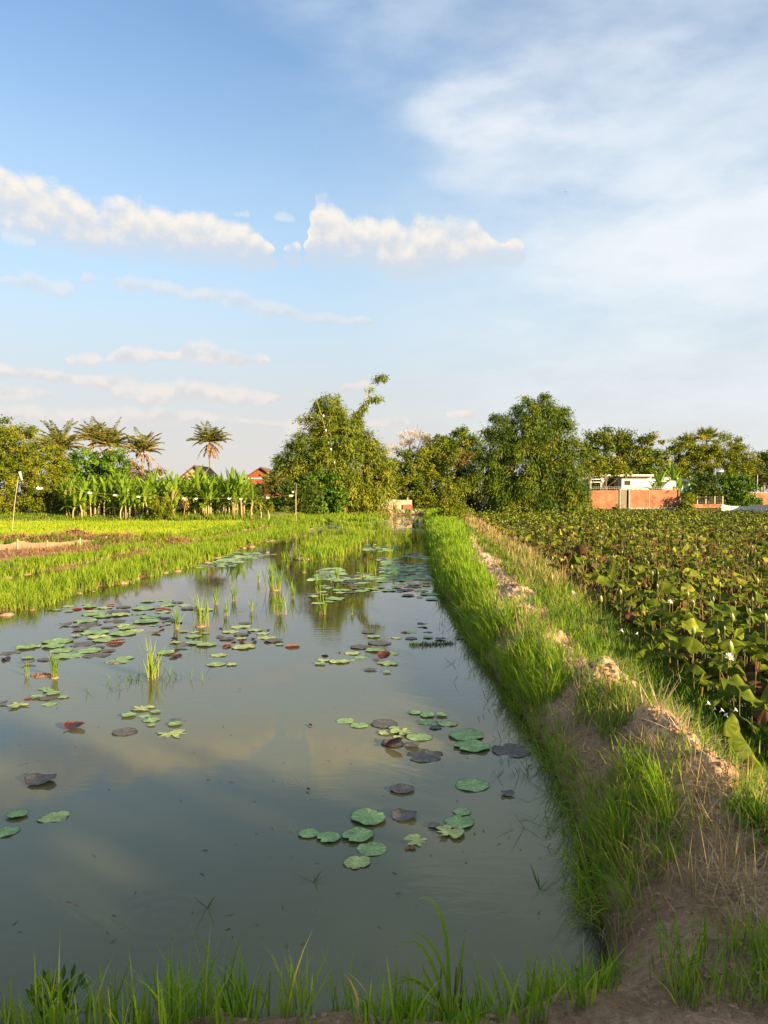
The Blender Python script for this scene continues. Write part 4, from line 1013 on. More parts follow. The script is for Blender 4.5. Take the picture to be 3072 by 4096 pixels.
for (x, y), dn in zip(cand, dens):
    if not free(x, y, .125 if y < 25 else .16): continue
    inside = x < .53 * y + .4
    d = rng.uniform(.14, .30) * (1.1 if y > 25 else 1); h = (.10 + .50 * rng.random() ** 1.4 + (.08 if dn > .1 else 0)) * np.interp(y, [6, 60], [1, .65])
    dead = rng.random() < (.36 if dn < 0 else .17)
    if dead: h *= .7
    az, tl = rng.uniform(0, 2 * PI), abs(rng.normal(.26, .30))
    if inside and cnt < 297 and y < 18 and rng.random() < .8:
        cnt += 1
        wh = 'near the bank' if x < Lx(y) + 1.2 else ('in the field beside the dike' if y < 11 else 'in the crowded middle of the lotus field')
        nm = ('brown withered' if dead else ('tall green' if h > .5 else 'low green'))
        lotus_leaf(x, y, h, d, az, tl, dead, f'{nm} lotus leaf {wh}', f'{nm} lotus leaves {wh}')
        continue
    V, F, R, T = (DB if dead else LB)[rng.integers(0, 3 if dead else 6)]
    ca, sa, ct, s_ = math.cos(az), math.sin(az), math.cos(tl), math.sin(tl)
    W_ = V * d; W_ = np.stack([W_[:, 0] * ct + W_[:, 2] * s_, W_[:, 1], -W_[:, 0] * s_ + W_[:, 2] * ct], 1)
    W_ = np.stack([W_[:, 0] * ca - W_[:, 1] * sa + x, W_[:, 0] * sa + W_[:, 1] * ca + y, W_[:, 2] + h], 1)
    (far_b if dead else far_g).add(W_, F, np.clip(R + rng.normal(0, .22), 0, 1), T)
    if y < 45:
        Vt, Ft = tube([(x + rng.normal(0, .05), y, -.1), (x, y, h)], [.010, .008], 3, False); far_s.add(Vt, Ft, rng.random())
    if rng.random() < .5 and y < 40:   # bare stems
        bx_, by_ = x + rng.normal(0, .2), y + rng.normal(0, .2); hh = rng.uniform(.15, .6)
        Vt, Ft = tube([(bx_, by_, -.1), (bx_ + rng.normal(0, .04), by_, hh * .6), (bx_ + rng.normal(0, .08), by_, hh)], [.008, .007, .005], 3, False); far_s.add(Vt, Ft, rng.uniform(.5, 1))
# flat pads and dead leaves on the lotus water
fl = MB()
n = 2200; y = 6 * (60 / 6) ** rng.random(n); x = Lx(y) + .2 + rng.random(n) * (.56 * y + 2)
for a, b in zip(x, y): pad_poly(fl, a, b, rng.uniform(.15, .4), rng.random())
tag(fl.build('field_pads', M['pad_green']), 'pads lying flat on the dark water of the lotus field', 'lotus pads', kind='stuff')
tag(far_g.build('lotus_foliage', M['lotus'], smooth=True), 'mass of green lotus leaves filling the field', 'lotus leaves', kind='stuff')
tag(far_b.build('dead_lotus_foliage', M['lotus_brown'], smooth=True), 'brown withered lotus leaves mixed through the field', 'dead leaves', kind='stuff')
tag(far_s.build('lotus_stalks', M['stalk']), 'reddish bare lotus stalks crowding the field', 'lotus stalks', kind='stuff')
# buds and flowers
def bud_mesh():
    g = MB(); n = 9; zz = np.linspace(0, 1, 8); rr = .30 * np.sin(np.clip(zz, .02, 1) ** .75 * PI) ** .8 * (1 - .25 * zz) + .004
    V, F = tube(np.stack([0 * zz, 0 * zz, zz], 1), rr, n); g.add(V, F, .5, np.repeat(zz, n)); return g.mesh('bud', M['bud'], True)
BUD = bud_mesh()
BUDS = [(2404, 2392, .09, 'pale bud on a thin stalk by the bank weeds'), (2482, 2365, .08, 'tall yellow green bud rising over the bank'), (2772, 2410, .09, 'fat bud above the tall round leaf'), (2775, 2515, .08, 'bud leaning over the sunlit leaf'),
        (2922, 2580, .10, 'big green bud just above the open white lotus'), (2930, 2465, .09, 'bud among bare red stems'), (3062, 2465, .09, 'bud at the right border of the field'), (2880, 2335, .08, 'bud on a long stalk in mid field'),
        (3030, 2320, .09, 'tall pale bud near the right border'), (2287, 2265, .08, 'bud near the field corner'), (2210, 2230, .07, 'bud beside the upright bright leaf'), (2990, 2220, .07, 'far bud above the dark leaves at right'), (2610, 2290, .07, 'bud in the middle distance above folded leaves')]
def bud(x, y, h, s, lab, grp=None):
    r = empty('lotus_bud', (x, y, -.02), rng.uniform(0, 6)); b = link('bud', BUD, r, (0, 0, h)); b.scale = (s, s, s)
    st = link('stalk', STM, r, (0, 0, h + .01)); st.scale = (.7, .7, h + .25); tag(r, lab, 'lotus bud', grp)
for X, Y, s, lab in BUDS:
    h = .70 if Y > 2300 else .75; q = gnd(X, Y, h); bud(q[0], q[1], h - s / 2, s * 1.15, lab, 'buds with their own place in the lotus field')
nb = 0
for i in rng.permutation(len(cand)):
    x, y = cand[i]
    if 9 < y < 34 and x < .5 * y: bud(x, y, rng.uniform(.45, .8), rng.uniform(.05, .08), 'pale green bud standing above the crowded lotus leaves', 'pale buds scattered over the lotus field'); nb += 1
    if nb >= 70: break
fk = MB(); nb = 0
for i in rng.permutation(len(cand)):
    x, y = cand[i]
    if 30 < y < 84:
        h = rng.uniform(.6, .9); V, F = tube([(x, y, h), (x, y, h + .03), (x, y, h + .07), (x, y, h + .12)], [.01, .045, .04, .004], 5); fk.add(V, F, rng.random()); nb += 1
    if nb > 420: break
tag(fk.build('far_buds', M['bud'], smooth=True), 'countless pale buds over the far lotus field', 'lotus buds', kind='stuff')
def flower(X, Y, h, s, lab, droop=0):
    q = gnd(X, Y, h); r = empty('lotus_flower', (q[0], q[1], -.02)); g = MB()
    for ring, (npet, op) in enumerate(((7, 1.25), (7, .8), (5, .35))):
        for k in range(npet):
            a = 2 * PI * (k + ring * .5) / npet; u = np.linspace(0, 1, 6); o_ = op + .35 * u
            rad = np.cumsum(np.sin(o_)) * .1; zz = np.cumsum(np.cos(o_)) * .1; w_ = .11 * np.sin(PI * np.clip(u, .06, .97)) ** .7
            Cc = np.stack([rad * math.cos(a), rad * math.sin(a), zz], 1); sd = np.array([-math.sin(a), math.cos(a), 0])
            V = np.stack([Cc - sd * w_[:, None], Cc + sd * w_[:, None]], 1).reshape(-1, 3) * s * 2; i = np.arange(5) * 2
            g.add(V, np.stack([i, i + 1, i + 3, i + 2], -1), rng.random())
    b = g.build('petals', M['petal'], r, (0, 0, h)); b.rotation_euler = (.3, .5 * droop, 0)
    st = link('stalk', STM, r, (0, 0, h + .02)); st.scale = (.8, .8, h + .25); tag(r, lab, 'lotus flower')
flower(2915, 2625, .62, .048, 'open cream white lotus flower above a bent leaf', .6)
flower(2290, 2370, .45, .05, 'fading cream lotus flower by the dry bank grass', 1)
flower(2680, 2405, .7, .04, 'half open white lotus flower deep in the field', .3)
# small white trumpet flowers on the bank
g = MB(); n = 10; th = np.arange(n) * 2 * PI / n
V = np.concatenate([np.stack([np.cos(th) * r_, np.sin(th) * r_, np.full(n, z_)], 1) for r_, z_ in ((.08, 0), (.12, .5), (.35, .85), (.55, .9))])
i = np.arange(3)[:, None] * n; j = np.arange(n)[None]; g.add(V, np.stack([i + j, i + (j + 1) % n, i + n + (j + 1) % n, i + n + j], -1).reshape(-1, 4), .8); TRM = g.mesh('white_flower', M['petal'], True)
for X, Y, lab in ((2823, 2820, 'leftmost white trumpet flower in the bank weeds'), (2850, 2842, 'low white trumpet flower beside the leftmost one'), (2878, 2848, 'white trumpet flower in the middle of the bank patch'), (2912, 2870, 'lowest white trumpet flower of the bank patch'), (2932, 2846, 'rightmost open white trumpet flower of the bank patch'), (3055, 3145, 'white flower at the right border below the drooping leaf'), (2495, 2530, 'tiny white flower in the weeds near the stems'), (2555, 2545, 'tiny white flower under the wide folded leaf')):
    q = gnd(X, Y, .3); o = link('white_flower', TRM, None, q); s = 17 * px(q[1]); o.scale = (s, s, s); o.rotation_euler = (rng.uniform(.3, 1.0), rng.uniform(-.5, .5), rng.uniform(0, 6)); tag(o, lab, 'flower', 'white trumpet flowers on the bank')
g = MB()
n = 330; y = rng.uniform(4.9, 8.2, n); x = Lx(y) - .25 + rng.normal(.0, .22, n) + .12; P = np.stack([x, y, np.maximum(H(x, y), -.02)], 1)
g.add(*tufts(P, 7, .04, rng.uniform(.15, .38, n), np.full(n, .016), .6, .6, seg=3))
tag(g.build('bank_weeds', M['bush_green']), 'dark leafy weeds round the white flowers', 'weeds', kind='stuff')

# ------------------------------------------------------------------ trees
def part(name, mb, mat, parent, smooth=False):
    return mb.build(name, mat, parent, -parent.location, smooth)
def crown_mb(lobes, per_m2, nleaf, L, W, cr, droop, fill=.25, jit=.5):
    """lobes: (x,y,z,rx,ry,rz); clumps of small leaves over and inside every lobe"""
    lob = np.array(lobes); CC = []; OUT = []
    for i, l in enumerate(lob):
        rx, ry, rz = l[3:]
        area = 4 * PI * ((rx * ry) ** 1.6 / 3 + (rx * rz) ** 1.6 / 3 + (ry * rz) ** 1.6 / 3) ** (1 / 1.6)
        n = max(3, int(area * per_m2))
        u = rng.normal(0, 1, (n, 3)); u /= np.linalg.norm(u, axis=1)[:, None]
        f = np.where(rng.random(n) < fill, rng.uniform(.2, .7, n), rng.uniform(.66, 1.12, n))
        c = l[:3] + u * f[:, None] * l[3:]
        ok = np.ones(n, bool)
        for k, m_ in enumerate(lob):
            if k != i: ok &= (((c - m_[:3]) / m_[3:]) ** 2).sum(1) > .5
        ok |= rng.random(n) < .12
        CC.append(c[ok]); OUT.append(u[ok])
    c = np.concatenate(CC); o = np.concatenate(OUT)
    m_ = len(c); ci = np.repeat(np.arange(m_), np.maximum(4, rng.poisson(nleaf, m_))); N = len(ci)
    sz = cr * rng.uniform(.45, 1.35, m_)
    loc_ = rng.normal(0, 1, (N, 3)); pos = c[ci] + loc_ * (sz[ci] * .34)[:, None] * np.array([1, 1, .62])
    nrm = loc_ * .75 + o[ci] * .5; nrm[:, 2] += .35; nrm /= np.linalg.norm(nrm, axis=1)[:, None]
    # sprays: leaves further out along the spray hang lower
    s = rng.random(N); pos += o[ci] * (s * sz[ci] * .8)[:, None]; pos[:, 2] -= s ** 2 * sz[ci] * droop * 1.2
    D = o[ci] * .7 + rng.normal(0, jit, (N, 3)); D[:, 2] -= droop
    r = np.clip(rng.normal(.5, .24, m_)[ci] + rng.normal(0, .15, N), 0, 1)
    g = MB(); g.add(*leaf_quads(pos, D, L * rng.uniform(.6, 1.3, N), W * rng.uniform(.7, 1.2, N), r, nrm)); return g, c
def tree(name, label, cat, D, mat, lobes, trunk=None, dens=1.0, nleaf=80, L=.34, W=.17, cr=1.1, droop=.3, depth=1.0, group=None, bark='bark', fill=.25, limb=True, tr=.16, extra=None):
    k = px(D); lw = []
    for X, Y, rx, ry in lobes:
        q = at(X, Y, D + rng.uniform(-.6, .6)); lw.append((q[0], q[1], q[2], rx * k, .85 * depth * (rx + ry) / 2 * k, ry * k))
    cx = np.mean([l[0] for l in lw]); bx_ = at(trunk, 2000, D)[0] if trunk is not None else cx
    gz = float(H(bx_, D)); r = empty(name, (bx_, D, gz))
    g, cl = crown_mb(lw, dens, nleaf, L, W, cr, droop, fill); part('crown', g, M[mat], r)
    g = MB(); cz = np.mean([l[2] for l in lw])
    V, F = tube([(bx_, D, gz - .2), (bx_ + .08, D, gz + (cz - gz) * .35), (bx_ * .6 + cx * .4, D, gz + (cz - gz) * .7), (cx, D, cz)], [tr, tr * .85, tr * .7, tr * .45], 7); g.add(V, F)
    if limb:
        s0 = np.array([bx_ * .7 + cx * .3, D, gz + (cz - gz) * .5])
        for l in lw:
            e = np.array(l[:3]); e[2] += l[5] * .4; mid_ = (s0 + e) / 2 + [0, 0, -.1 * abs(e[0] - s0[0])]
            V, F = tube([s0, mid_, e], [tr * .5, tr * .32, .02], 5); g.add(V, F)
    part('trunk', g, M[bark], r, True)
    tag(r, label, cat, group); return r

tree('leafy_tree', 'dense yellow green rounded tree at the left end of the banana row', 'tree', 56, 'bush_yellow', [(20, 1850, 110, 125), (110, 1790, 80, 70), (165, 1870, 90, 85), (60, 1960, 115, 85), (180, 1950, 75, 85), (120, 1920, 100, 90), (228, 1945, 42, 65), (20, 2015, 60, 45), (215, 1890, 55, 60), (60, 1770, 50, 45), (90, 2020, 70, 40)], 190, 3.10, 105, .15, .085, 0.55, .15, tr=.14)
tree('tall_tree', 'dark green tree rising behind the yellow green tree at the left border', 'tree', 80, 'mango', [(-30, 1725, 50, 40), (12, 1705, 30, 22), (-20, 1790, 60, 60), (20, 1730, 22, 16)], -20, 1.49, 78, .30, .16, 0.78)
tree('leafy_tree', 'dark broad leaved tree behind the leaning coconut trunk', 'tree', 74, 'bush_green', [(330, 1850, 60, 40), (395, 1830, 50, 30), (450, 1850, 45, 45), (370, 1915, 80, 55), (280, 1900, 55, 55), (440, 1910, 60, 45)], 370, 1.36, 87, .28, .15, 0.78)
tree('russet_shrub', 'rusty brown dry shrub behind the middle of the banana row', 'shrub', 76, 'tree_russet', [(510, 1872, 32, 18), (475, 1888, 36, 24), (545, 1890, 40, 25), (600, 1900, 40, 20)], 510, 1.86, 70, .24, .12, 0.65)
for i, (X, mt) in enumerate(((275, 'mango'), (390, 'mango'), (505, 'mango'), (620, 'bush_green'), (735, 'mango'), (850, 'mango'), (950, 'mango'))):
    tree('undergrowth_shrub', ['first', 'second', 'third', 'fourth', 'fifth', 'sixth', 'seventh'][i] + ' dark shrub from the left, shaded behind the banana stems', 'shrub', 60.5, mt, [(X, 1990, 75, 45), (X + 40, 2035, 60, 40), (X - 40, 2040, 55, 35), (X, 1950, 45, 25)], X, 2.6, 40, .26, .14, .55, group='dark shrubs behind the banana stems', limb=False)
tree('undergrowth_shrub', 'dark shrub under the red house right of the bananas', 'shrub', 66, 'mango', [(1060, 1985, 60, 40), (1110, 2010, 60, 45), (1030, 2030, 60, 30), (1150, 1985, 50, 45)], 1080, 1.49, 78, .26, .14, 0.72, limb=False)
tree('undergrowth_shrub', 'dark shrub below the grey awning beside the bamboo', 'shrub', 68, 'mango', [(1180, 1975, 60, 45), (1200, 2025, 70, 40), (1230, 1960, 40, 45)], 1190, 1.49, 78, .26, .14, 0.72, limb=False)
bam = tree('bamboo_clump', 'tall cone shaped bamboo clump with loose strands on top, behind the pond', 'bamboo', 77, 'bamboo', [(1322, 1625, 34, 30), (1300, 1680, 50, 45), (1375, 1690, 50, 45), (1345, 1750, 90, 65), (1250, 1775, 65, 55), (1425, 1780, 65, 55), (1190, 1840, 62, 45), (1290, 1850, 100, 75), (1420, 1855, 95, 70), (1510, 1850, 50, 50), (1350, 1940, 125, 75), (1480, 1935, 75, 60), (1220, 1910, 75, 55), (1150, 1870, 38, 45), (1345, 1660, 40, 40), (1540, 1890, 30, 40), (1400, 1720, 45, 40)],
     1340, 1.7, 105, .42, .085, 1.05, .8, bark='culm', tr=.09, fill=.2)
g = MB(); gl_ = MB(); k = px(77); bl = np.array(bam.location)
def strand(gc, gl, pts, D, r0, leafy, nl, dens=.25):
    P = np.array([at(X, Y, D) for X, Y in pts]); u = np.linspace(0, len(P) - 1, 24); Pp = np.stack([np.interp(u, np.arange(len(P)), P[:, i]) for i in range(3)], 1)
    V, F = tube(Pp, np.linspace(r0, r0 * .3, 24), 5); gc.add(V, F)
    for a, b, ncl in leafy:
        for _ in range(ncl):
            c = Pp[rng.integers(int(a * 23), int(b * 23) + 1)]; n = nl; q = c + rng.normal(0, dens, (n, 3)) * [1, 1, .7]
            dd = rng.normal(0, .5, (n, 3)); dd[:, 2] -= .5
            gl.add(*leaf_quads(q, dd, .40 * rng.uniform(.6, 1.3, n), .09, np.clip(rng.normal(.5, .2, n), 0, 1)))
strand(g, gl_, [(1430, 1660), (1455, 1640), (1462, 1600), (1475, 1565), (1490, 1530), (1512, 1514), (1535, 1510)], 77, .04, [(0, .3, 7), (.45, .55, 2), (.72, 1, 10)], 30)
strand(g, gl_, [(1450, 1640), (1475, 1600), (1500, 1592), (1518, 1596)], 77, .03, [(.3, 1, 9)], 34)
strand(g, gl_, [(1310, 1720), (1260, 1680), (1225, 1668), (1190, 1682)], 77, .03, [(.4, 1, 9)], 30)
strand(g, gl_, [(1345, 1640), (1350, 1600), (1352, 1572)], 77, .02, [(.3, 1, 3)], 14, .15)
strand(g, gl_, [(1340, 1860), (1310, 1760), (1292, 1680), (1270, 1610), (1245, 1575), (1218, 1552)], 75.0, .035, [], 0)
strand(g, gl_, [(1330, 1770), (1315, 1710), (1278, 1705)], 75.0, .02, [], 0)
for P4 in ([(1300, 1640), (1290, 1600), (1310, 1580)], [(1275, 1670), (1262, 1625), (1275, 1600)], [(1150, 1850), (1115, 1865), (1098, 1900)], [(1530, 1860), (1560, 1845), (1585, 1860)], [(1400, 1690), (1425, 1660), (1440, 1650)], [(1200, 1800), (1165, 1780), (1140, 1790)]):
    g2 = MB(); strand(g2, gl_, P4, 77, .025, [(.3, 1, 9)], 30); part('arching_culm', g2, M['culm'], bam)
part('bare_culm', g, M['culm'], bam); part('strand_leaves', gl_, M['bamboo'], bam)
STRAND2 = ([(2150, 1650), (2158, 1605), (2178, 1580), (2200, 1585)], [(2190, 1660), (2235, 1640), (2268, 1642)], [(2230, 1720), (2258, 1695), (2285, 1690)], [(2090, 1690), (2085, 1645), (2060, 1622)], [(2030, 1730), (2012, 1685), (1990, 1662), (1962, 1668)], [(1985, 1750), (1950, 1722), (1930, 1730)], [(2130, 1640), (2120, 1605), (2100, 1590)], [(2300, 1790), (2330, 1770), (2350, 1790)])
for X, Y, lab in ((1294, 1663, 'topmost white rag caught on the bare bamboo culm'), (1304, 1722, 'second white rag down the bare bamboo culm'), (1315, 1772, 'third white rag down the bare bamboo culm'), (1324, 1798, 'fourth white rag down the bare bamboo culm'), (1338, 1850, 'lowest white rag on the bare bamboo culm')):
    q = at(X, Y, 74.8); g = MB(); V, F = blob((0, 0, 0), .10, n=5, flat=1.4); g.add(V, F); tag(g.build('plastic_rag', M['plastic'], None, q), lab, 'rag', 'rags on the bamboo culm')
tree('broadleaf_bush', 'bright leafy bush at the left foot of the tall bamboo', 'bush', 74, 'bush_green', [(1290, 1950, 60, 50), (1245, 1985, 55, 45), (1330, 2000, 55, 45), (1260, 2030, 60, 28), (1210, 2010, 40, 35)], 1290, 1.86, 78, .30, .2, 0.65, .2)
tree('broadleaf_bush', 'bright leafy bush at the right foot of the tall bamboo, above the old wall', 'bush', 80.5, 'bush_green', [(1490, 1940, 55, 50), (1450, 1980, 50, 35), (1530, 1975, 45, 40), (1480, 2000, 50, 20)], 1490, 1.86, 78, .30, .2, 0.65, .2)
tree('leafy_tree', 'shadowy dense tree between the tall bamboo and the thicket', 'tree', 81, 'tree_green', [(1590, 1890, 50, 65), (1640, 1850, 50, 40), (1620, 1950, 60, 60), (1575, 1960, 40, 50)], 1600, 1.49, 87, .30, .14, 0.78)
tree('thicket_tree', 'light green thicket tree above the right end of the old wall', 'tree', 83, 'bush_yellow', [(1690, 1850, 55, 50), (1710, 1910, 60, 60), (1670, 1960, 60, 55), (1735, 1960, 45, 60), (1740, 1850, 40, 50), (1690, 2010, 50, 30)], 1690, 1.49, 87, .30, .13, 0.78, .4)
tree('dry_blossom_tree', 'pale cream leafless tree top behind the thicket', 'tree', 90, 'tree_pale', [(1598, 1775, 32, 18), (1640, 1762, 36, 20), (1682, 1765, 34, 22), (1640, 1795, 60, 22)], 1640, 1.36, 45, .32, .07, 0.72, -.3, fill=.05)
tree('leafy_tree', 'olive tree between the pale tree top and the tall round tree', 'tree', 93, 'tree_green', [(1722, 1785, 32, 30), (1760, 1770, 40, 34), (1790, 1800, 40, 34), (1750, 1830, 60, 35)], 1750, 1.36, 78, .34, .16, 0.91)
tree('round_tree', 'tall round headed tree standing behind between the two bamboo clumps', 'tree', 104, 'tree_green', [(1845, 1765, 48, 38), (1880, 1790, 32, 32), (1815, 1800, 32, 28), (1855, 1815, 45, 25), (1783, 1765, 18, 20)], 1850, 1.24, 87, .38, .2, 1.04, tr=.2)
tree('russet_shrub', 'brownish tree top below the tall round tree', 'tree', 95, 'tree_russet', [(1810, 1835, 42, 22), (1855, 1835, 34, 20), (1830, 1860, 50, 20)], 1830, 1.36, 70, .30, .13, 0.78)
tree('sapling', 'slender olive sapling at the far end of the dike', 'tree', 50, 'bush_yellow', [(1800, 1925, 32, 38), (1825, 1965, 38, 42), (1785, 1975, 30, 40), (1830, 2015, 36, 38), (1790, 2025, 36, 40), (1810, 2060, 50, 25), (1760, 2040, 25, 30)], 1797, 4.03, 42, .17, .075, 0.49, .45, fill=.5, tr=.05)
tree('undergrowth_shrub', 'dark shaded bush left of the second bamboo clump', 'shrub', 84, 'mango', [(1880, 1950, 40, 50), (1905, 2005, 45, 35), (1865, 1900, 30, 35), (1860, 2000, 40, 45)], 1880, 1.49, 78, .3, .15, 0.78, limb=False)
bam2 = tree('bamboo_clump', 'second broad bamboo clump with a feathery top right of the pond', 'bamboo', 79, 'bamboo_dark', [(2165, 1622, 28, 24), (2135, 1660, 50, 38), (2200, 1668, 48, 38), (2010, 1668, 24, 14), (2008, 1700, 34, 22), (2095, 1730, 75, 55), (2200, 1745, 75, 55), (1995, 1785, 70, 55), (2085, 1840, 105, 85), (2220, 1845, 85, 85), (1945, 1875, 55, 60), (2295, 1850, 35, 80), (2150, 1950, 105, 75), (2265, 1960, 55, 70), (2015, 1950, 75, 75), (2060, 2010, 75, 35), (2335, 1990, 28, 45), (2235, 1645, 26, 9), (2255, 1695, 28, 14), (2085, 1640, 24, 10), (2180, 1602, 14, 12)],
     2120, 1.6, 100, .44, .085, 1.05, .85, bark='culm', tr=.09)
g = MB(); gl_ = MB()
for P4 in STRAND2:
    g = MB(); strand(g, gl_, P4, 79, .025, [(.25, 1, 10)], 32); part('arching_culm', g, M['culm'], bam2)
part('strand_leaves', gl_, M['bamboo_dark'], bam2)
tree('leafy_tree', 'mottled green tree behind the white house porch', 'tree', 102, 'tree_green', [(2400, 1770, 48, 38), (2470, 1760, 55, 36), (2440, 1830, 75, 55), (2545, 1790, 55, 42), (2595, 1795, 45, 45), (2625, 1850, 45, 50), (2510, 1850, 65, 50), (2380, 1850, 45, 55), (2570, 1880, 60, 40)], 2490, 1.05, 96, .36, .17, 1.04, tr=.22)
tree('leaning_tree', 'sparse light green tree spreading over the white house roof', 'tree', 89, 'bush_yellow', [(2380, 1878, 40, 20), (2440, 1866, 50, 26), (2500, 1884, 36, 12), (2360, 1850, 30, 30)], 2423, 1.61, 52, .28, .14, 0.65, tr=.12)
tree('round_tree', 'wide olive brown dome shaped tree behind the pale roof', 'tree', 106, 'bush_yellow', [(2745, 1800, 60, 45), (2825, 1775, 75, 42), (2900, 1788, 60, 42), (2945, 1840, 45, 50), (2780, 1855, 85, 55), (2880, 1855, 75, 55), (2968, 1890, 36, 45), (2695, 1850, 36, 45), (2850, 1920, 90, 45), (2760, 1910, 60, 40)], 2830, 1.05, 96, .34, .13, 1.04, tr=.22)
tree('tall_tree', 'dark tree at the right border behind the brick wall', 'tree', 112, 'mango', [(3035, 1850, 28, 26), (3070, 1840, 34, 30), (3000, 1865, 26, 22), (3060, 1890, 50, 40), (3010, 1900, 30, 30)], 3040, 1.24, 78, .4, .2, 1.04)
tree('broadleaf_bush', 'dark leafy bush beside the brick wall end', 'bush', 89, 'mango', [(2810, 1960, 50, 48), (2785, 1995, 40, 45), (2850, 1990, 50, 45), (2830, 1935, 35, 30)], 2800, 1.74, 78, .26, .16, 0.72, limb=False)
tree('broadleaf_bush', 'broad green bush below the steel tank', 'bush', 90, 'bush_green', [(2920, 1965, 65, 45), (2985, 1960, 50, 50), (2900, 2005, 70, 35), (2975, 2005, 50, 35), (2940, 1930, 45, 30)], 2930, 1.61, 78, .26, .16, 0.72, limb=False)
tree('broadleaf_bush', 'small drooping bush at the right corner of the long brick wall', 'bush', 85.5, 'bush_yellow', [(2746, 2005, 20, 28), (2758, 1982, 16, 18), (2738, 2024, 18, 12)], 2745, 2.48, 70, .24, .12, 0.52, .5, limb=False)
tree('broadleaf_bush', 'green bush at the left corner of the long brick wall', 'bush', 85, 'bush_green', [(2322, 2000, 30, 34), (2300, 2015, 30, 24), (2338, 2022, 18, 14)], 2322, 2.48, 70, .24, .12, 0.52, .5, limb=False)
tree('low_shrub', 'small shrub growing before the weathered gate', 'shrub', 84.5, 'mango', [(2468, 2026, 10, 8), (2462, 2032, 12, 6)], 2478, 4.96, 52, .2, .1, 0.33, limb=False, tr=.03)
for X, Y, lab in ((640, 2010, 'slender yellow green shrub before the banana stems'), (660, 2030, 'low yellow shrub at the foot of the dried banana')):
    tree('low_shrub', lab, 'shrub', 51.5, 'bush_yellow', [(X, Y, 22, 30), (X + 14, Y + 22, 22, 22), (X - 12, Y + 25, 16, 20)], X, 8, 30, .16, .07, .3, limb=False, tr=.03)
for X, Y, s, lab in ((1072, 2020, 18, 'largest papaya like sapling with a white cap in the grassy bund'), (1004, 2022, 13, 'small sapling on a pale stem left of the white capped one'), (1041, 2012, 8, 'tiny sapling between the two bund saplings')):
    tree('bund_sapling', lab, 'sapling', 54, 'bush_yellow', [(X, Y, s, s * .7), (X, Y + s * .6, s * .7, s * .4)], X, 9, 30, .16, .08, .25, limb=False, tr=.045, bark='pole')

# trees standing behind the camera: they shade the near bank
SUN_AZ, SUN_EL = math.radians(132), math.radians(14)
sd_ = np.array([math.sin(SUN_AZ), math.cos(SUN_AZ)]); pd_ = np.array([-sd_[1], sd_[0]])
for l, top, lab in ((-9, 8.0, 'rounded shade tree behind the viewer, leftmost'), (-5.5, 8.0, 'rounded shade tree behind the viewer, second from the left'), (-2, 8.2, 'tallest shade tree behind the viewer'), (1.5, 7.0, 'shade tree behind the viewer, beside the tallest one'), (4.6, 5.4, 'lower shade tree behind the viewer, by the dike'), (7.2, 4.6, 'lowest shade tree behind the viewer, at the lotus side')):
    c = sd_ * 22 + pd_ * l; r = empty('shade_tree', (c[0], c[1], .3)); lw = []
    for _ in range(5): lw.append((c[0] + pd_[0] * rng.uniform(-1.7, 1.7), c[1] + pd_[1] * rng.uniform(-1.7, 1.7), top - 1.0 - rng.uniform(0, .9), 1.3, 1.3, 1.0))
    for zz in np.arange(1.0, top - 1.6, 1.3): lw.append((c[0], c[1], zz, 2.4, 2.4, 1.4))
    g, _c = crown_mb(lw, 2.6 if l < 1 else (1.7 if l < 2 else .75), 40 if l < 1 else 30, .34, .23, .75, .3); part('crown', g, M['mango'], r)
    g = MB(); g.add(*tube([(c[0], c[1], 0), (c[0] + .1, c[1], 2), (c[0], c[1], top - 1.5)], [.2, .16, .06], 7)); part('trunk', g, M['bark'], r, True); tag(r, lab, 'tree', 'shade trees behind the viewer')

# ------------------------------------------------------------------ banana plants
def banana_leaf(g, base, az, up, L, W, curl, r, torn=True):
    s = np.linspace(0, 1, 12); th = up + curl * s ** 1.5
    ds = L / 11; rad = np.concatenate([[0], np.cumsum(np.sin(th[1:]) * ds)]); zz = np.concatenate([[0], np.cumsum(np.cos(th[1:]) * ds)])
    ca, sa = math.cos(az), math.sin(az); P = np.stack([base[0] + rad * ca, base[1] + rad * sa, base[2] + zz], 1)
    w = W * np.where(s < .14, .10, np.sin(PI * np.clip((s - .10) / .92, 0, 1)) ** .55) * (1 - .25 * s); w[-1] = .004
    sd = np.array([-sa, ca, 0]); nrm = np.stack([np.cos(th) * -ca, np.cos(th) * -sa, np.sin(th)], 1)
    j1, j2 = (rng.uniform(.5, 1.1, 12), rng.uniform(.5, 1.1, 12)) if torn else (1, 1)
    fold = .35
    A = P + sd * (w * j1)[:, None] * .5 + nrm * (w * fold)[:, None] * .5; B = P - sd * (w * j2)[:, None] * .5 + nrm * (w * fold)[:, None] * .5
    V = np.stack([A, P, B], 1).reshape(-1, 3); i = np.arange(11)[:, None] * 3
    F = np.concatenate([i + [0, 1, 4, 3], i + [1, 2, 5, 4]])
    g.add(V, F, np.clip(np.tile([r, r + .25, r - .03], 12), 0, 1), np.repeat(s, 3))
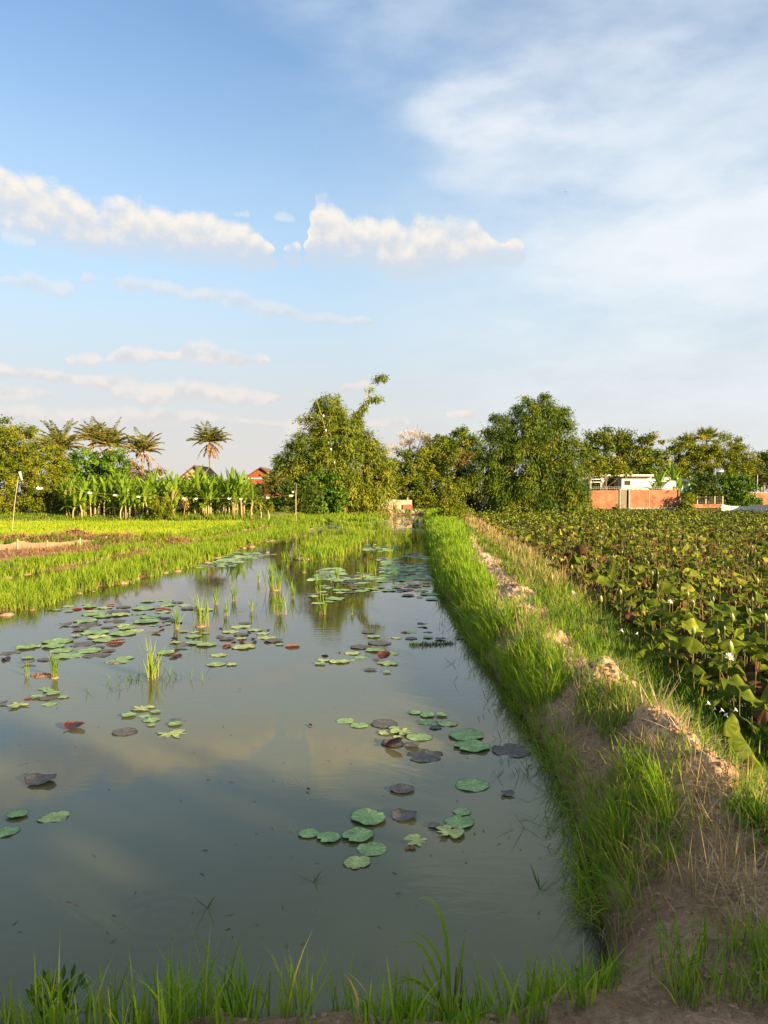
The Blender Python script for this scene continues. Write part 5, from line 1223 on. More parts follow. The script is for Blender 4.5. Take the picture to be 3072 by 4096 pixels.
def banana_proto(seed, nst, dead=0):
    global rng
    keep = rng; rng = np.random.default_rng(seed); g = MB(); stems = []
    for k in range(nst):
        x, y = (0, 0) if k == 0 else rng.normal(0, .085, 2); hgt = rng.uniform(.36, .50) if k == 0 else rng.uniform(.22, .42)
        tx, ty = x + rng.normal(0, .03), y + rng.normal(0, .03)
        s_ = MB(); s_.add(*tube([(x, y, -.03), (x * .7 + tx * .3, y, hgt * .5), (tx, ty, hgt)], [.019, .016, .011], 8)); stems.append(s_.mesh('pseudostem', M['banana_stem'], True))
        nl = rng.integers(10, 14) if k == 0 else rng.integers(5, 8); a0 = rng.uniform(0, 6.3)
        for j in range(nl):
            u = j / max(1, nl - 1); L = rng.uniform(.42, .58) * (1 if k == 0 else .75)
            banana_leaf(g, (tx, ty, hgt - .02 - .10 * u), a0 + j * 2.4 + rng.normal(0, .3), .10 + .62 * u ** 1.2 + rng.normal(0, .07), L * 1.08, rng.uniform(.085, .125), rng.uniform(.2, .7) + 1.3 * u ** 2.5, np.clip(rng.normal(.5, .16), .05, .9))
    cr = g.mesh('crown', M['banana_dead' if dead else 'banana']); rng = keep; return stems, cr
BAN = [banana_proto(300 + i, n_) for i, n_ in enumerate((3, 4, 3, 5, 2, 4))] + [banana_proto(340, 1, 1)]
def banana(X, D, hp, k, label, group=None, z=None):
    q = at(X, 2000, D); z = float(H(q[0], D)) if z is None else z
    r = empty('banana_plant', (q[0], D, z), rng.uniform(0, 6.3)); s = hp * px(D)
    for me_ in BAN[k][0]: link('pseudostem', me_, r)
    link('crown', BAN[k][1], r); r.scale = (s, s, s); tag(r, label, 'banana plant', group); return r
ORD = 'first second third fourth fifth sixth seventh eighth ninth tenth eleventh twelfth thirteenth fourteenth fifteenth sixteenth seventeenth eighteenth nineteenth twentieth twenty-first twenty-second twenty-third twenty-fourth twenty-fifth twenty-sixth twenty-seventh twenty-eighth twenty-ninth thirtieth'.split()
fx = np.array([268, 292, 312, 335, 352, 380, 398, 420, 445, 468, 487, 508, 530, 552, 575, 598, 622, 668, 700, 752, 778, 800, 822, 843, 890, 912, 930, 948, 966])
for i, X in enumerate(fx):
    hp = np.interp(X, [260, 430, 450, 700, 800, 970], [162, 172, 196, 200, 200, 204]) * rng.uniform(.76, 1.06)
    banana(X + rng.uniform(-5, 5), 53.5 + rng.uniform(-.9, .9), hp, rng.integers(0, 6), f'{ORD[i]} front banana plant from the left end of the row', 'banana plants in the front row')
for i, X in enumerate(np.linspace(285, 975, 20)):
    banana(X + rng.uniform(-10, 10), 56.5 + rng.uniform(-.6, .6), np.interp(X, [260, 430, 450, 980], [155, 168, 182, 186]) * rng.uniform(.85, 1.05), rng.integers(0, 6), f'{ORD[i]} banana plant from the left in the back row', 'banana plants in the back row')
banana(690, 52.4, 130, 6, 'dried brown banana plant right of the slender shrub')
banana(735, 52.6, 90, 6, 'short dried banana plant with yellow dead leaves')
banana(2640, 88, 175, 4, 'banana plant with tall dark leaves behind the white tank')
banana(2690, 88.5, 190, 0, 'banana plant rising right behind the white tank')
banana(2775, 92, 150, 4, 'dull banana plant left of the dark leafy bush')
banana(1820, 86, 200, 1, 'big dark leaved banana plant behind the sapling')
banana(1865, 87, 190, 0, 'shaded banana plant left of the second bamboo')
banana(1205, 70, 150, 2, 'shaded banana plant before the grey awning')
banana(1140, 67, 120, 3, 'shaded banana plant below the red house')

# ------------------------------------------------------------------ palms
def frond(g, base, az, up, L, curl, r, wl=.5, n=26):
    s = np.linspace(0, 1, 14); th = up + curl * s ** 1.4; ds = L / 13
    rad = np.concatenate([[0], np.cumsum(np.sin(th[1:]) * ds)]); zz = np.concatenate([[0], np.cumsum(np.cos(th[1:]) * ds)])
    ca, sa = math.cos(az), math.sin(az); P = np.stack([base[0] + rad * ca, base[1] + rad * sa, base[2] + zz], 1)
    V, F = tube(P, np.linspace(.045, .012, 14), 4); g.add(V, F, min(1, r + .3))
    u = np.linspace(.14, .99, n); C0 = np.stack([np.interp(u, s, P[:, i]) for i in range(3)], 1)
    T = np.stack([np.interp(u, s, np.gradient(P[:, i])) for i in range(3)], 1); T /= np.linalg.norm(T, axis=1)[:, None]
    sd = np.array([-sa, ca, 0.0])
    for sg in (1, -1):
        D = T * .55 + sg * sd * .75 + rng.normal(0, .10, (n, 3)); D[:, 2] -= .35
        ll = wl * 1.25 * np.sin(PI * (.18 + .78 * u)) ** .7 * rng.uniform(.8, 1.15, n)
        g.add(*leaf_quads(C0, D, ll, .13, np.clip(r + rng.normal(0, .12, n), 0, 1)))
def palm(X, Y, D, label, n=24, L=3.0, trunk_x=None, skirt=8, lean=0):
    c = at(X, Y, D); b = at(trunk_x if trunk_x is not None else X, 2000, D); gz = float(H(b[0], D)); r = empty('coconut_palm', (b[0], D, gz))
    g = MB(); V, F = tube([(b[0], D, gz - .2), (b[0] * .75 + c[0] * .25 + lean, D, gz + (c[2] - gz) * .35), (b[0] * .3 + c[0] * .7 + lean * .6, D, gz + (c[2] - gz) * .7), tuple(c)], [.16, .12, .10, .09], 8); g.add(V, F); part('trunk', g, M['palm_bark'], r, True)
    g = MB()
    for i in range(n):
        u = (i + .5) / n; frond(g, c + [0, 0, .1], i * 2.4 + rng.normal(0, .25), .10 + 1.25 * u + rng.normal(0, .10), L * rng.uniform(.75, 1.12), rng.uniform(.45, 1.25), np.clip(rng.normal(.42 + .2 * u, .12), 0, 1))
    part('crown', g, M['palm'], r)
    if skirt:
        g = MB()
        for i in range(skirt): frond(g, c, i * 2.4 + rng.normal(0, .4), 2.2 + rng.normal(0, .25), L * rng.uniform(.5, .95), rng.uniform(.4, .8), rng.random(), .3, 18)
        part('dead_frond', g, M['palm_dead'], r)
    g = MB()
    for i in range(7): a = rng.uniform(0, 6.3); g.add(*blob((c[0] + .25 * math.cos(a), c[1] + .25 * math.sin(a), c[2] - .22), .13, n=6, flat=1.2))
    part('coconut', g, M['tan_wall'], r, True)
    tag(r, label, 'palm tree', 'coconut palms behind the bananas')
palm(240, 1800, 88, 'widest coconut palm, behind the yellow green tree', 36, 3.7, 232)
palm(372, 1762, 98, 'coconut palm half hidden behind the leaning one', 26, 3.2, 380, 3)
palm(440, 1790, 82, 'coconut palm with a long leaning bare trunk over the bananas', 30, 3.3, 424, 10, .15)
palm(572, 1808, 88, 'coconut palm right of the leaning one, without visible trunk', 28, 3.1, 566, 6)
palm(838, 1772, 98, 'lone coconut palm with a thick brown dead skirt beside the gable', 32, 3.0, 842, 12)
# fan palm over the dome tree, and small distant palms
def fan_palm(X, Y, D, label, L):
    c = at(X, Y, D) + [0, 3.5, 0]; D += 3.5; gz = float(H(c[0], D)); r = empty('fan_palm', (c[0], D, gz)); g = MB(); g.add(*tube([(c[0], D, gz), (c[0], D, c[2])], [.16, .12], 7)); part('trunk', g, M['bark'], r)
    g = MB()
    for i in range(16):
        az = i * 2.4; up = .2 + 1.4 * (i / 16); d0 = np.array([math.cos(az) * math.sin(up), math.sin(az) * math.sin(up), math.cos(up)]); e = c + d0 * L * .5
        n = 16; a = np.linspace(-1.2, 1.2, n); sd = np.array([-math.sin(az), math.cos(az), 0]); DD = d0[None] * np.cos(a)[:, None] + sd[None] * np.sin(a)[:, None]
        g.add(*leaf_quads(np.repeat(e[None], n, 0), DD, L * .55, .12, np.clip(rng.normal(.4, .1, n), 0, 1))); g.add(*tube([tuple(c), tuple(e)], [.03, .02], 4), .6)
    part('crown', g, M['palm'], r); tag(r, label, 'palm tree')
fan_palm(2870, 1762, 104, 'fan palm head poking out of the dome shaped tree', 2.4)
fan_palm(2995, 1850, 108, 'fan palm head right of the dome shaped tree', 1.8)
palm(3055, 1925, 93, 'small palm at the right border above the brick wall', 14, 1.6, 3055, 0)
palm(1085, 1960, 68, 'young palm with arching fronds before the red house', 12, 2.2, 1085, 0)

# ------------------------------------------------------------------ buildings, walls and fences
def slab(X0, Y0, X1, Y1, D, dep):
    a, b = at(X0, Y1, D), at(X1, Y0, D); return box(a[0], D, a[2], b[0], D + dep, b[2])
def thing(name, X, D, label, cat, z=None, group=None):
    q = at(X, 2000, D); r = empty(name, (q[0], D, float(H(q[0], D)) if z is None else z)); tag(r, label, cat, group); return r
def bx(name, rects, D, dep, mat, par):
    g = MB()
    for t in rects: g.add(*slab(*t[:4], t[4] if len(t) > 4 else D, t[5] if len(t) > 5 else dep))
    return part(name, g, M[mat], par)
def gable(name, Xl, Xr, Xa, Ya, Ye, Yb, D, dep, wall, roof, label, trim=None, over=.25):
    r = thing(name, Xa, D, label, 'house'); l, rr, a = at(Xl, Ye, D), at(Xr, Ye, D), at(Xa, Ya, D); zb = float(H(a[0], D)) - .1
    P = [(l[0], zb), (rr[0], zb), (rr[0], l[2]), (a[0], a[2]), (l[0], l[2])]
    V = [(x, D, z) for x, z in P] + [(x, D + dep, z) for x, z in P]; g = MB()
    g.add(V, [np.array([[0, 1, 2, 3, 4], [9, 8, 7, 6, 5]]), np.array([[0, 5, 6, 1], [1, 6, 7, 2], [4, 9, 5, 0]])]); part('wall', g, M[wall], r)
    g = MB()
    for e in (l, rr):
        dx, dz = e[0] - a[0], e[2] - a[2]; n_ = math.hypot(dx, dz); ex, ez = e[0] + dx / n_ * over * 1.6, e[2] + dz / n_ * over * 1.6; th = .14
        V = [(a[0], D - over, a[2] + .03), (ex, D - over, ez + .03), (ex, D - over, ez + .03 + th), (a[0], D - over, a[2] + .03 + th)]; V += [(x, D + dep + over, z) for x, _, z in V]
        g.add(V, [np.array([[0, 1, 2, 3], [7, 6, 5, 4], [0, 4, 5, 1], [1, 5, 6, 2], [2, 6, 7, 3], [3, 7, 4, 0]])])
    part('roof', g, M[roof], r)
    if trim:
        g = MB(); q0, q1 = at(Xl - 6, Ye + trim, D - .12), at(Xr + 22, Ye + trim, D - .12); g.add(*box(q0[0], D - .12, q0[2] - .06, q1[0], D - .004, q1[2] + .08)); part('fascia', g, M['white_tile'], r)
    return r
r = gable('gable_house', 708, 838, 780, 1866, 1925, 2040, 86, 7, 'tan_wall', 'dark_roof', 'tan gabled house with a dark roof behind the bananas', over=.4)
bx('louvre', [(755, 1890, 800, 1898), (752, 1903, 806, 1911), (748, 1916, 812, 1924)], 85.93, .06, 'dark_roof', r)
r = gable('red_house', 988, 1098, 1043, 1873, 1910, 2040, 92, 7, 'red_wall', 'dark_roof', 'red gabled house right of the banana row', trim=4, over=.4)
bx('window', [(1020, 1935, 1046, 1975)], 91.95, .04, 'dark', r)
r = thing('roofed_shed', 1185, 88, 'small grey roofed shed peeking out left of the bamboo', 'shed')
g = MB(); a, b, c = at(1148, 1906, 88), at(1172, 1886, 88), at(1222, 1882, 88)
for p0, p1 in ((a, b), (b, c)):
    V = [(p0[0], 87.2, p0[2]), (p1[0], 87.2, p1[2]), (p1[0], 87.2, p1[2] + .12), (p0[0], 87.2, p0[2] + .12)]; V += [(x, 92, z) for x, _, z in V]
    g.add(V, [np.array([[0, 1, 2, 3], [7, 6, 5, 4], [0, 4, 5, 1], [1, 5, 6, 2], [2, 6, 7, 3], [3, 7, 4, 0]])])
part('roof', g, M['pale_roof'], r); bx('post', [(1196, 1890, 1200, 2050)], 87.5, .12, 'concrete', r); bx('wall', [(1160, 1905, 1230, 2050)], 90, .2, 'grey_roof', r)
# old patched wall at the end of the pond
r = thing('old_wall', 1525, 78.3, 'low ruined wall patched with old boards and bricks at the pond end', 'wall')
bx('brick_panel', [(1402, 2006, 1465, 2052), (1441, 1995, 1466, 2005.4), (1466, 2013, 1525, 2052)], 78.3, .25, 'old_brick', r)
bx('plaster_panel', [(1525.5, 2012, 1585, 2052), (1585.5, 2000, 1625, 2052), (1625.5, 2000, 1648, 2018)], 78.25, .22, 'old_panel', r)
bx('white_board', [(1512, 1998, 1585, 2011, 78.1, .08), (1405, 2024, 1440, 2030, 78.2, .06), (1470, 2030, 1520, 2036, 78.2, .06)], 78, .1, 'panel_white', r)
bx('red_board', [(1612, 2018.5, 1650, 2040, 78.1, .08), (1462, 2005, 1528, 2010, 78.0, .08), (1578, 2020, 1590, 2034, 78.1, .06)], 78, .1, 'panel_red', r)
bx('coping', [(1400, 2002, 1441, 2006, 78.25, .3), (1470, 2010, 1512, 2013, 78.25, .3)], 78.2, .3, 'concrete', r)
for X in (1512, 1550, 1628): bx('post', [(X, 1990, X + 5, 2052)], 78.65, .1, 'pole', r)
g = MB(); q = gnd(1640, 2056, .3)
for _ in range(26): a = q[0] + rng.normal(0, .9); b = 77.6 + rng.uniform(-.5, .4); g.add(*blob((a, b, float(H(a, b)) + .02), rng.uniform(.08, .22), n=5))
tag(g.build('rubble', M['rubble'], smooth=False), 'pale broken rubble at the far shore below the old wall', 'rubble', kind='stuff')
# white heron-like plank / tarp at the left of the second bamboo
r = thing('tarp_shelter', 1945, 84, 'sagging white tarp on two posts at the dark field edge', 'tarp')
g = MB(); a, b = at(1922, 2018, 84), at(1965, 2026, 84); n = 7; u = np.linspace(0, 1, n)
top = np.stack([a[0] + (b[0] - a[0]) * u, 84 + 0 * u, a[2] + (b[2] - a[2]) * u - .12 * np.sin(PI * u)], 1); bot = top + [0, .8, -.55]
V = np.concatenate([top, bot]); j = np.arange(n - 1); g.add(V, np.stack([j, j + 1, j + 1 + n, j + n], -1), .5); part('sheet', g, M['plastic'], r)
for X in (1924, 1963): bx('post', [(X, 2018, X + 4, 2056)], 84.1, .1, 'pole', r)
# brick wall along the lotus field
r = thing('brick_wall', 2540, 86.6, 'long orange brick wall with pale piers and a weathered gate before the white house', 'wall', z=.3)
bx('brick_panel', [(2362, 1961, 2478, 2038), (2522, 1960, 2596, 2030), (2599, 1960, 2712, 2030)], 86.6, .22, 'brick', r)
bx('pier', [(2596.2, 1960, 2598.8, 2030, 86.57, .26)], 86.57, .26, 'old_panel', r)
bx('pier', [(2478.5, 1956, 2485, 2040, 86.5, .4), (2515, 1956, 2521.5, 2040, 86.5, .4), ], 86.5, .4, 'concrete', r)
bx('pier', [(2712.5, 1958, 2720, 2040, 86.5, .4)], 86.5, .4, 'old_brick', r)
bx('plinth', [(2522, 2030.5, 2712, 2042, 86.45, .45)], 86.45, .4, 'concrete', r)
gt = bx('gate', [(2486, 1958, 2507, 2034)], 86.62, .08, 'wood_grey', r)
bx('dark_gap', [(2507.5, 1960, 2514.6, 2034)], 86.8, .1, 'dark', r)
g = MB()
for X in np.arange(2366, 2712, 9): g.add(*slab(X, 1946, X + 1.2, 1960, 86.68, .04))
for Y in (1947, 1953): g.add(*slab(2364, Y, 2714, Y + 1.3, 86.66, .03))
part('railing', g, M['iron'], r)
# white house
r = thing('white_house', 2520, 95, 'low white house with a flat roof and open porch behind the brick wall', 'house')
bx('wall', [(2486, 1906, 2606, 2050)], 95, 6, 'white_wall', r)
bx('roof', [(2410, 1898, 2626, 1905, 94.2, 7.5)], 94, 7, 'white_tile', r)
bx('side_wall', [(2606.5, 1918, 2640, 2050, 96.5, 4)], 96, 4, 'blue_wall', r)
bx('porch_wall', [(2340, 1915, 2485, 2050, 98.5, 2)], 98, 2, 'grey_roof', r)
for X in (2362, 2402, 2414): bx('porch_post', [(X, 1912, X + (14 if X == 2402 else 4), 2050, 94.6, .25)], 94.6, .25, 'white_wall', r)
bx('beam', [(2360, 1915, 2416, 1919, 94.5, .2), (2360, 1927, 2401, 1930, 94.55, .12)], 94.5, .2, 'white_tile', r)
bx('door', [(2450, 1928, 2478, 2050, 98.3, .1)], 98.3, .1, 'glass', r)
w_ = bx('window', [(2420, 1928, 2446, 1956, 98.3, .1)], 98.3, .1, 'glass', r)
bx('sill', [(2418, 1956.5, 2448, 1959, 98.2, .2)], 98.2, .2, 'white_tile', w_)
w_ = bx('window', [(2500, 1922, 2522, 1940, 94.93, .05)], 94.9, .05, 'dark', r); bx('sill', [(2498, 1940.5, 2524, 1943, 94.85, .12)], 94.85, .12, 'white_tile', w_)
r = thing('porch_roof', 2370, 93.5, 'blue grey sheet roof slab left of the white house', 'roof')
g = MB(); a, b = at(2318, 1902, 93), at(2408, 1900, 93); V = [(a[0], 92.5, a[2] - .25), (b[0], 92.5, b[2] - .25), (b[0], 99, b[2] + .35), (a[0], 99, a[2] + .35)]; V += [(x, y, z + .1) for x, y, z in V]
g.add(V, [np.array([[3, 2, 1, 0], [4, 5, 6, 7], [0, 1, 5, 4], [1, 2, 6, 5], [2, 3, 7, 6], [3, 0, 4, 7]])]); part('sheet', g, M['grey_roof'], r)
for X in (2322, 2358): bx('post', [(X, 1910, X + 4, 2050, 93, .12)], 93, .12, 'concrete', r)
r = thing('blue_house', 2700, 100, 'turquoise outbuilding with a pale sheet roof right of the white house', 'house')
bx('wall', [(2642, 1918, 2768, 2050)], 100, 5, 'blue_wall', r)
g = MB(); a, b, c = at(2610, 1916, 99), at(2690, 1908, 99), at(2772, 1922, 99)
for p0, p1 in ((a, b), (b, c)):
    V = [(p0[0], 98.6, p0[2] - .3), (p1[0], 98.6, p1[2] - .3), (p1[0], 98.6, p1[2]), (p0[0], 98.6, p0[2])]; V += [(x, 106, z + .3) for x, _, z in V]
    g.add(V, [np.array([[0, 1, 2, 3], [7, 6, 5, 4], [0, 4, 5, 1], [1, 5, 6, 2], [2, 6, 7, 3], [3, 7, 4, 0]])])
part('roof', g, M['pale_roof'], r)
bx('window', [(2735, 1935, 2755, 1958)], 99.94, .05, 'dark', r)
r = thing('water_box', 2670, 88, 'white panelled box tank standing behind the brick wall', 'tank')
bx('body', [(2637, 1928, 2704, 2050)], 88, 1.6, 'white_tile', r); bx('lid', [(2634, 1923, 2707, 1927.6, 87.9, 1.8)], 87.9, 1.8, 'white_wall', r)
bx('seam', [(2646, 1930, 2647.5, 2045, 87.97, .03), (2692, 1930, 2693.5, 2045, 87.97, .03)], 87.97, .03, 'concrete', r)
r = thing('steel_tank', 2875, 96, 'shiny steel water tank on a stand above the green bush', 'tank')
q0, q1 = at(2857, 1888, 96), at(2892, 1886, 96); rr_ = 13 * px(96)
g = MB(); g.add(*tube([tuple(q0), tuple(q0 + [.06, 0, 0]), tuple(q1 - [.06, 0, 0]), tuple(q1)], [rr_ * .8, rr_, rr_, rr_ * .8], 20)); part('drum', g, M['steel'], r, True)
for X in (2862, 2886): bx('leg', [(X, 1897, X + 3, 2050)], 96, .1, 'iron', r)
for X in (2861, 2885): bx('band', [(X, 1872, X + 3, 1901, 95.55, .04)], 95.5, .05, 'iron', r)
tag(bx('pole', [(3028, 1898, 3032, 2050)], 92, .12, 'concrete', thing('concrete_pole', 3030, 92, 'thin concrete pole right of the steel tank', 'pole')))
r = thing('brick_wall', 3040, 90, 'orange brick wall cut by the right border', 'wall'); bx('brick_panel', [(2985, 1972, 3200, 2022)], 90, .22, 'brick', r); bx('coping', [(2984, 1969, 3200, 1971.6, 89.95, .32)], 89.95, .32, 'concrete', r); bx('pier', [(3022, 1972, 3028, 2022, 89.9, .1)], 89.9, .1, 'concrete', r)
r = thing('wire_fence', 2850, 87.2, 'low brick footing with wire fence and thin posts right of the long wall', 'fence')
bx('footing', [(2770, 2016, 2892, 2032)], 87.2, .2, 'old_brick', r)
for X in (2788, 2822, 2858, 2890): bx('post', [(X, 1984, X + 4, 2015.6)], 87.25, .1, 'pole', r)
g = MB()
for Y in (1988, 1996, 2004, 2011): g.add(*slab(2772, Y, 2892, Y + .7, 87.22, .015))
part('wire', g, M['iron'], r)
def net_fence(name, pts, D, label, mat, post_mat, posts, sag=.1, zb=0.0):
    T = np.array([at(X, Y, d) for X, Y, d in pts]); r = empty(name, (T[0, 0], T[0, 1], zb)); tag(r, label, 'net fence')
    u = np.linspace(0, len(T) - 1, (len(T) - 1) * 8 + 1); P = np.stack([np.interp(u, np.arange(len(T)), T[:, i]) for i in range(3)], 1)
    P[:, 2] -= sag * np.sin(PI * (u % 1)) ; P[:, 1] += .05 * np.sin(u * 7)
    m_ = 5; V = []; 
    for i in range(m_):
        f = i / (m_ - 1); Q = P.copy(); Q[:, 2] = P[:, 2] * (1 - f) + (H(P[:, 0], P[:, 1]) - .03) * f; Q[:, 1] += .05 * np.sin(u * 9 + i) - .06 * math.sin(PI * f); V.append(Q)
    n = len(P); V = np.concatenate(V); i = np.arange(m_ - 1)[:, None] * n; j = np.arange(n - 1)[None]
    g = MB(); g.add(V, np.stack([i + j, i + j + 1, i + n + j + 1, i + n + j], -1).reshape(-1, 4), .5); part('net', g, M[mat], r, True)
    for k in posts:
        q = T[k]; g = MB(); h0 = float(H(q[0], q[1])); g.add(*tube([(q[0], q[1] - .05, h0 - .1), (q[0] + .01, q[1] - .05, q[2] + .06)], [.022, .02], 6)); part('post', g, M[post_mat], r)
net_fence('net_fence', [(2886, 2016, 82), (2960, 2024, 82), (3020, 2018, 80), (3110, 2010, 77), (3200, 2008, 74)], 80, 'pale white net fence sagging at the right edge of the lotus field', 'netting', 'pole', (0, 1, 3))
net_fence('net_fence', [(-60, 2182, 25.6), (0, 2178, 25.8), (72, 2162, 26.2), (190, 2168, 27), (322, 2157, 28), (425, 2152, 29.6), (510, 2156, 31), (605, 2140, 32.5)], 28, 'low sagging tan net fence between the red heaps and the rice', 'net_tan', 'pole', (1, 2, 3, 4, 5, 6, 7), .05)
# pole with flags and the string of white scraps over the young rice
q = gnd(47, 2130, .25); r = empty('flag_pole', q); g = MB(); tp = at(73, 1905, q[1]); g.add(*tube([(q[0], q[1], q[2] - .1), tuple((np.array(tp) + q) / 2 + [-.02, 0, 0]), tuple(tp)], [.018, .016, .010], 6)); part('pole', g, M['pole'], r)
for dx, dz, a in ((6, -2, .2), (14, 16, 1.9)):
    g = MB(); c = at(73 + dx, 1905 + dz, q[1] - .03); n = 6; u = np.linspace(0, 1, n); D_ = np.array([math.sin(a) * .35, .05, -math.cos(a) * .35 if a > 1 else -.35])
    Pp = c + [0, 0, .2] + u[:, None] * D_ * 1.2; w = .06 * (1 - .5 * u); V = np.stack([Pp - np.stack([w, 0 * w, .3 * w], 1), Pp + np.stack([w, .1 * w, .3 * w], 1)], 1).reshape(-1, 3); i = np.arange(n - 1) * 2
    g.add(V, np.stack([i, i + 1, i + 3, i + 2], -1), .5); part('flag', g, M['plastic'], r)
tag(r, 'leaning bamboo pole with two white plastic flags at the left of the rice field', 'pole')
FL = [(160, 1955, 24), (362, 1973, 16), (462, 1982, 14), (556, 1988, 14), (737, 1995, 12), (786, 1996, 12), (918, 1996, 12), (965, 1998, 11), (1072, 1992, 13), (1166, 1984, 16)]
T = [at(X, Y - 3, np.interp(X, [0, 1200], [47, 53])) for X, Y, s in [(60, 1945, 0)] + FL + [(1185, 1982, 0)]]
g = MB(); g.add(*tube(T, .003, 3)); cd = empty('scarer_string', tuple(T[0])); part('cord', g, M['pole'], cd)
for X in (1180,):
    c = T[-1]; g = MB(); g.add(*tube([(c[0], c[1], .2), (c[0], c[1], c[2] + .8)], [.016, .012], 6)); part('post', g, M['pole'], cd)
tag(cd, 'thin cord strung across the far edge of the young rice', 'cord')
for i, (X, Y, s) in enumerate(FL):
    q = T[i + 1]; k = s * .48 * px(q[1]); g = MB(); n = 7; u = np.linspace(-1, 1, n); z = -.25 * (1 - u ** 2) + .12 * np.sin(u * 5 + i)
    V = np.concatenate([np.stack([u * k * 1.1, -.10 + 0 * u, z * k], 1), np.stack([u * k * .9, .10 + 0 * u, z * k + .45 * k], 1), np.stack([u * k * 1.1, -.10 + 0 * u, z * k - .06], 1)]); j = np.arange(n - 1)
    g.add(V, np.concatenate([np.stack([j, j + 1, j + 1 + n, j + n], -1), np.stack([j + 2 * n, j + 1 + 2 * n, j + 1, j], -1)]), .5)
    tag(g.build('plastic_scrap', M['plastic'], None, q), f'{ORD[i]} white plastic scrap from the left on the scarer cord', 'scrap', 'white scraps hung on the scarer cord')
q = at(1182, 2010, 64); r = empty('stake', (q[0], 64, float(H(q[0], 64)))); g = MB(); g.add(*tube([(q[0], 64, 0), (q[0], 64, at(1182, 1965, 64)[2])], [.018, .012], 6)); part('pole', g, M['pole'], r)
g = MB(); g.add(*blob(tuple(at(1171, 1968, 63.9)), .12)); part('flag', g, M['plastic'], r); tag(r, 'thin bamboo stake with a white tip left of the old wall', 'stake')
# a bird high up
q = at(2263, 768, 120); g = MB()
g.add([(-.28, 0, .10), (0, -.05, 0), (.30, 0, .08), (0, .10, .0), (.05, 0, -.05), (-.02, .2, .02)], [np.array([[0, 1, 3], [1, 2, 3], [1, 4, 3], [3, 1, 5]])]); tag(g.build('bird', M['bird'], None, q), 'tiny dark bird gliding high in the sky', 'bird')

# ------------------------------------------------------------------ sky, clouds, sun
EXPO = 1.5
w = bpy.data.worlds.new('World'); sc.world = w; w.cycles.sampling_method = 'NONE'; w.use_nodes = True; nt = w.node_tree; nt.nodes.clear()
wo = nd(nt, 'ShaderNodeOutputWorld'); bg = nd(nt, 'ShaderNodeBackground'); bg.inputs[1].default_value = .085; nt.links.new(bg.outputs[0], wo.inputs[0])
sk = nd(nt, 'ShaderNodeTexSky', sky_type='NISHITA', sun_disc=False, sun_elevation=SUN_EL, sun_rotation=SUN_AZ, air_density=1.0, dust_density=.6, ozone_density=1.6)
def azel(X, Y):
    d = raydir(X, Y); d = d / np.linalg.norm(d); return math.atan2(d[0], d[1]), math.asin(d[2])
def mth(nt, op, a, b=None, c=None, clamp=False):
    n = nd(nt, 'ShaderNodeMath', operation=op, use_clamp=clamp)
    for i, v in enumerate((a, b, c)):
        if v is None: continue
        if isinstance(v, (int, float)): n.inputs[i].default_value = v
        else: nt.links.new(v, n.inputs[i])
    return n.outputs[0]
def smooth(nt, x, a, b, lo=0, hi=1):
    n = nd(nt, 'ShaderNodeMapRange', interpolation_type='SMOOTHSTEP'); nt.links.new(x, n.inputs[0])
    for i, v in enumerate((a, b, lo, hi)): n.inputs[i + 1].default_value = v
    return n.outputs[0]
S = 3072 / 1659
# every bank of cloud is an upper and a lower edge followed along the sky (columns and rows of the photograph at 1659 px width)
CUM = [(-260, 470, 469), (-200, 420, 470), (0, 366, 478), (40, 362, 495), (90, 380, 508), (150, 405, 518), (200, 426, 525), (250, 430, 528), (310, 436, 534), (380, 452, 541), (440, 462, 548), (500, 476, 552), (560, 508, 553), (590, 532, 552), (606, 545, 544),
       (622, 516, 545), (645, 518, 545), (655, 534, 542), (668, 490, 548), (680, 444, 553), (697, 420, 558), (715, 428, 562), (750, 452, 556), (790, 462, 545), (815, 470, 560), (845, 462, 576), (870, 486, 584), (900, 462, 586), (925, 478, 582), (960, 478, 572), (1000, 474, 560), (1040, 490, 552), (1075, 516, 545), (1090, 524, 540), (1115, 516, 546), (1140, 532, 538), (1160, 540, 539)]
LOW = [[(130, 770, 769), (150, 764, 784), (190, 757, 790), (225, 770, 780), (245, 755, 784), (290, 747, 784), (330, 754, 784), (370, 762, 780), (400, 738, 784), (430, 732, 792), (480, 752, 792), (530, 763, 793), (570, 768, 788), (590, 780, 779)],
       [(-100, 785, 820), (0, 785, 822), (60, 792, 818), (150, 803, 828), (215, 816, 842), (280, 802, 866), (320, 818, 872), (380, 820, 870), (440, 828, 866), (520, 832, 874), (590, 850, 870), (640, 860, 859), (720, 850, 849), (745, 826, 848), (790, 824, 846), (815, 840, 839), (940, 895, 894), (970, 884, 902), (1010, 882, 903), (1045, 896, 897)],
       [(-50, 600, 612), (20, 596, 614), (80, 594, 632), (150, 610, 640), (166, 625, 624), (178, 590, 612), (205, 590, 612), (218, 604, 603), (250, 604, 622), (300, 596, 634), (350, 608, 640), (400, 618, 645), (480, 624, 660), (540, 635, 674), (620, 656, 690), (680, 676, 700), (740, 680, 706), (830, 694, 702), (850, 700, 699)],
       [(-100, 878, 915), (0, 876, 915), (150, 882, 920), (300, 880, 922), (420, 888, 918), (560, 902, 914), (600, 912, 932), (640, 906, 940), (680, 914, 938), (705, 928, 927), (770, 905, 920), (860, 900, 922), (900, 910, 909)],
       [(-60, 828, 866), (0, 830, 866), (60, 832, 866), (110, 842, 864), (135, 855, 854)]]
U0, U1, VS = -.75, .75, .75
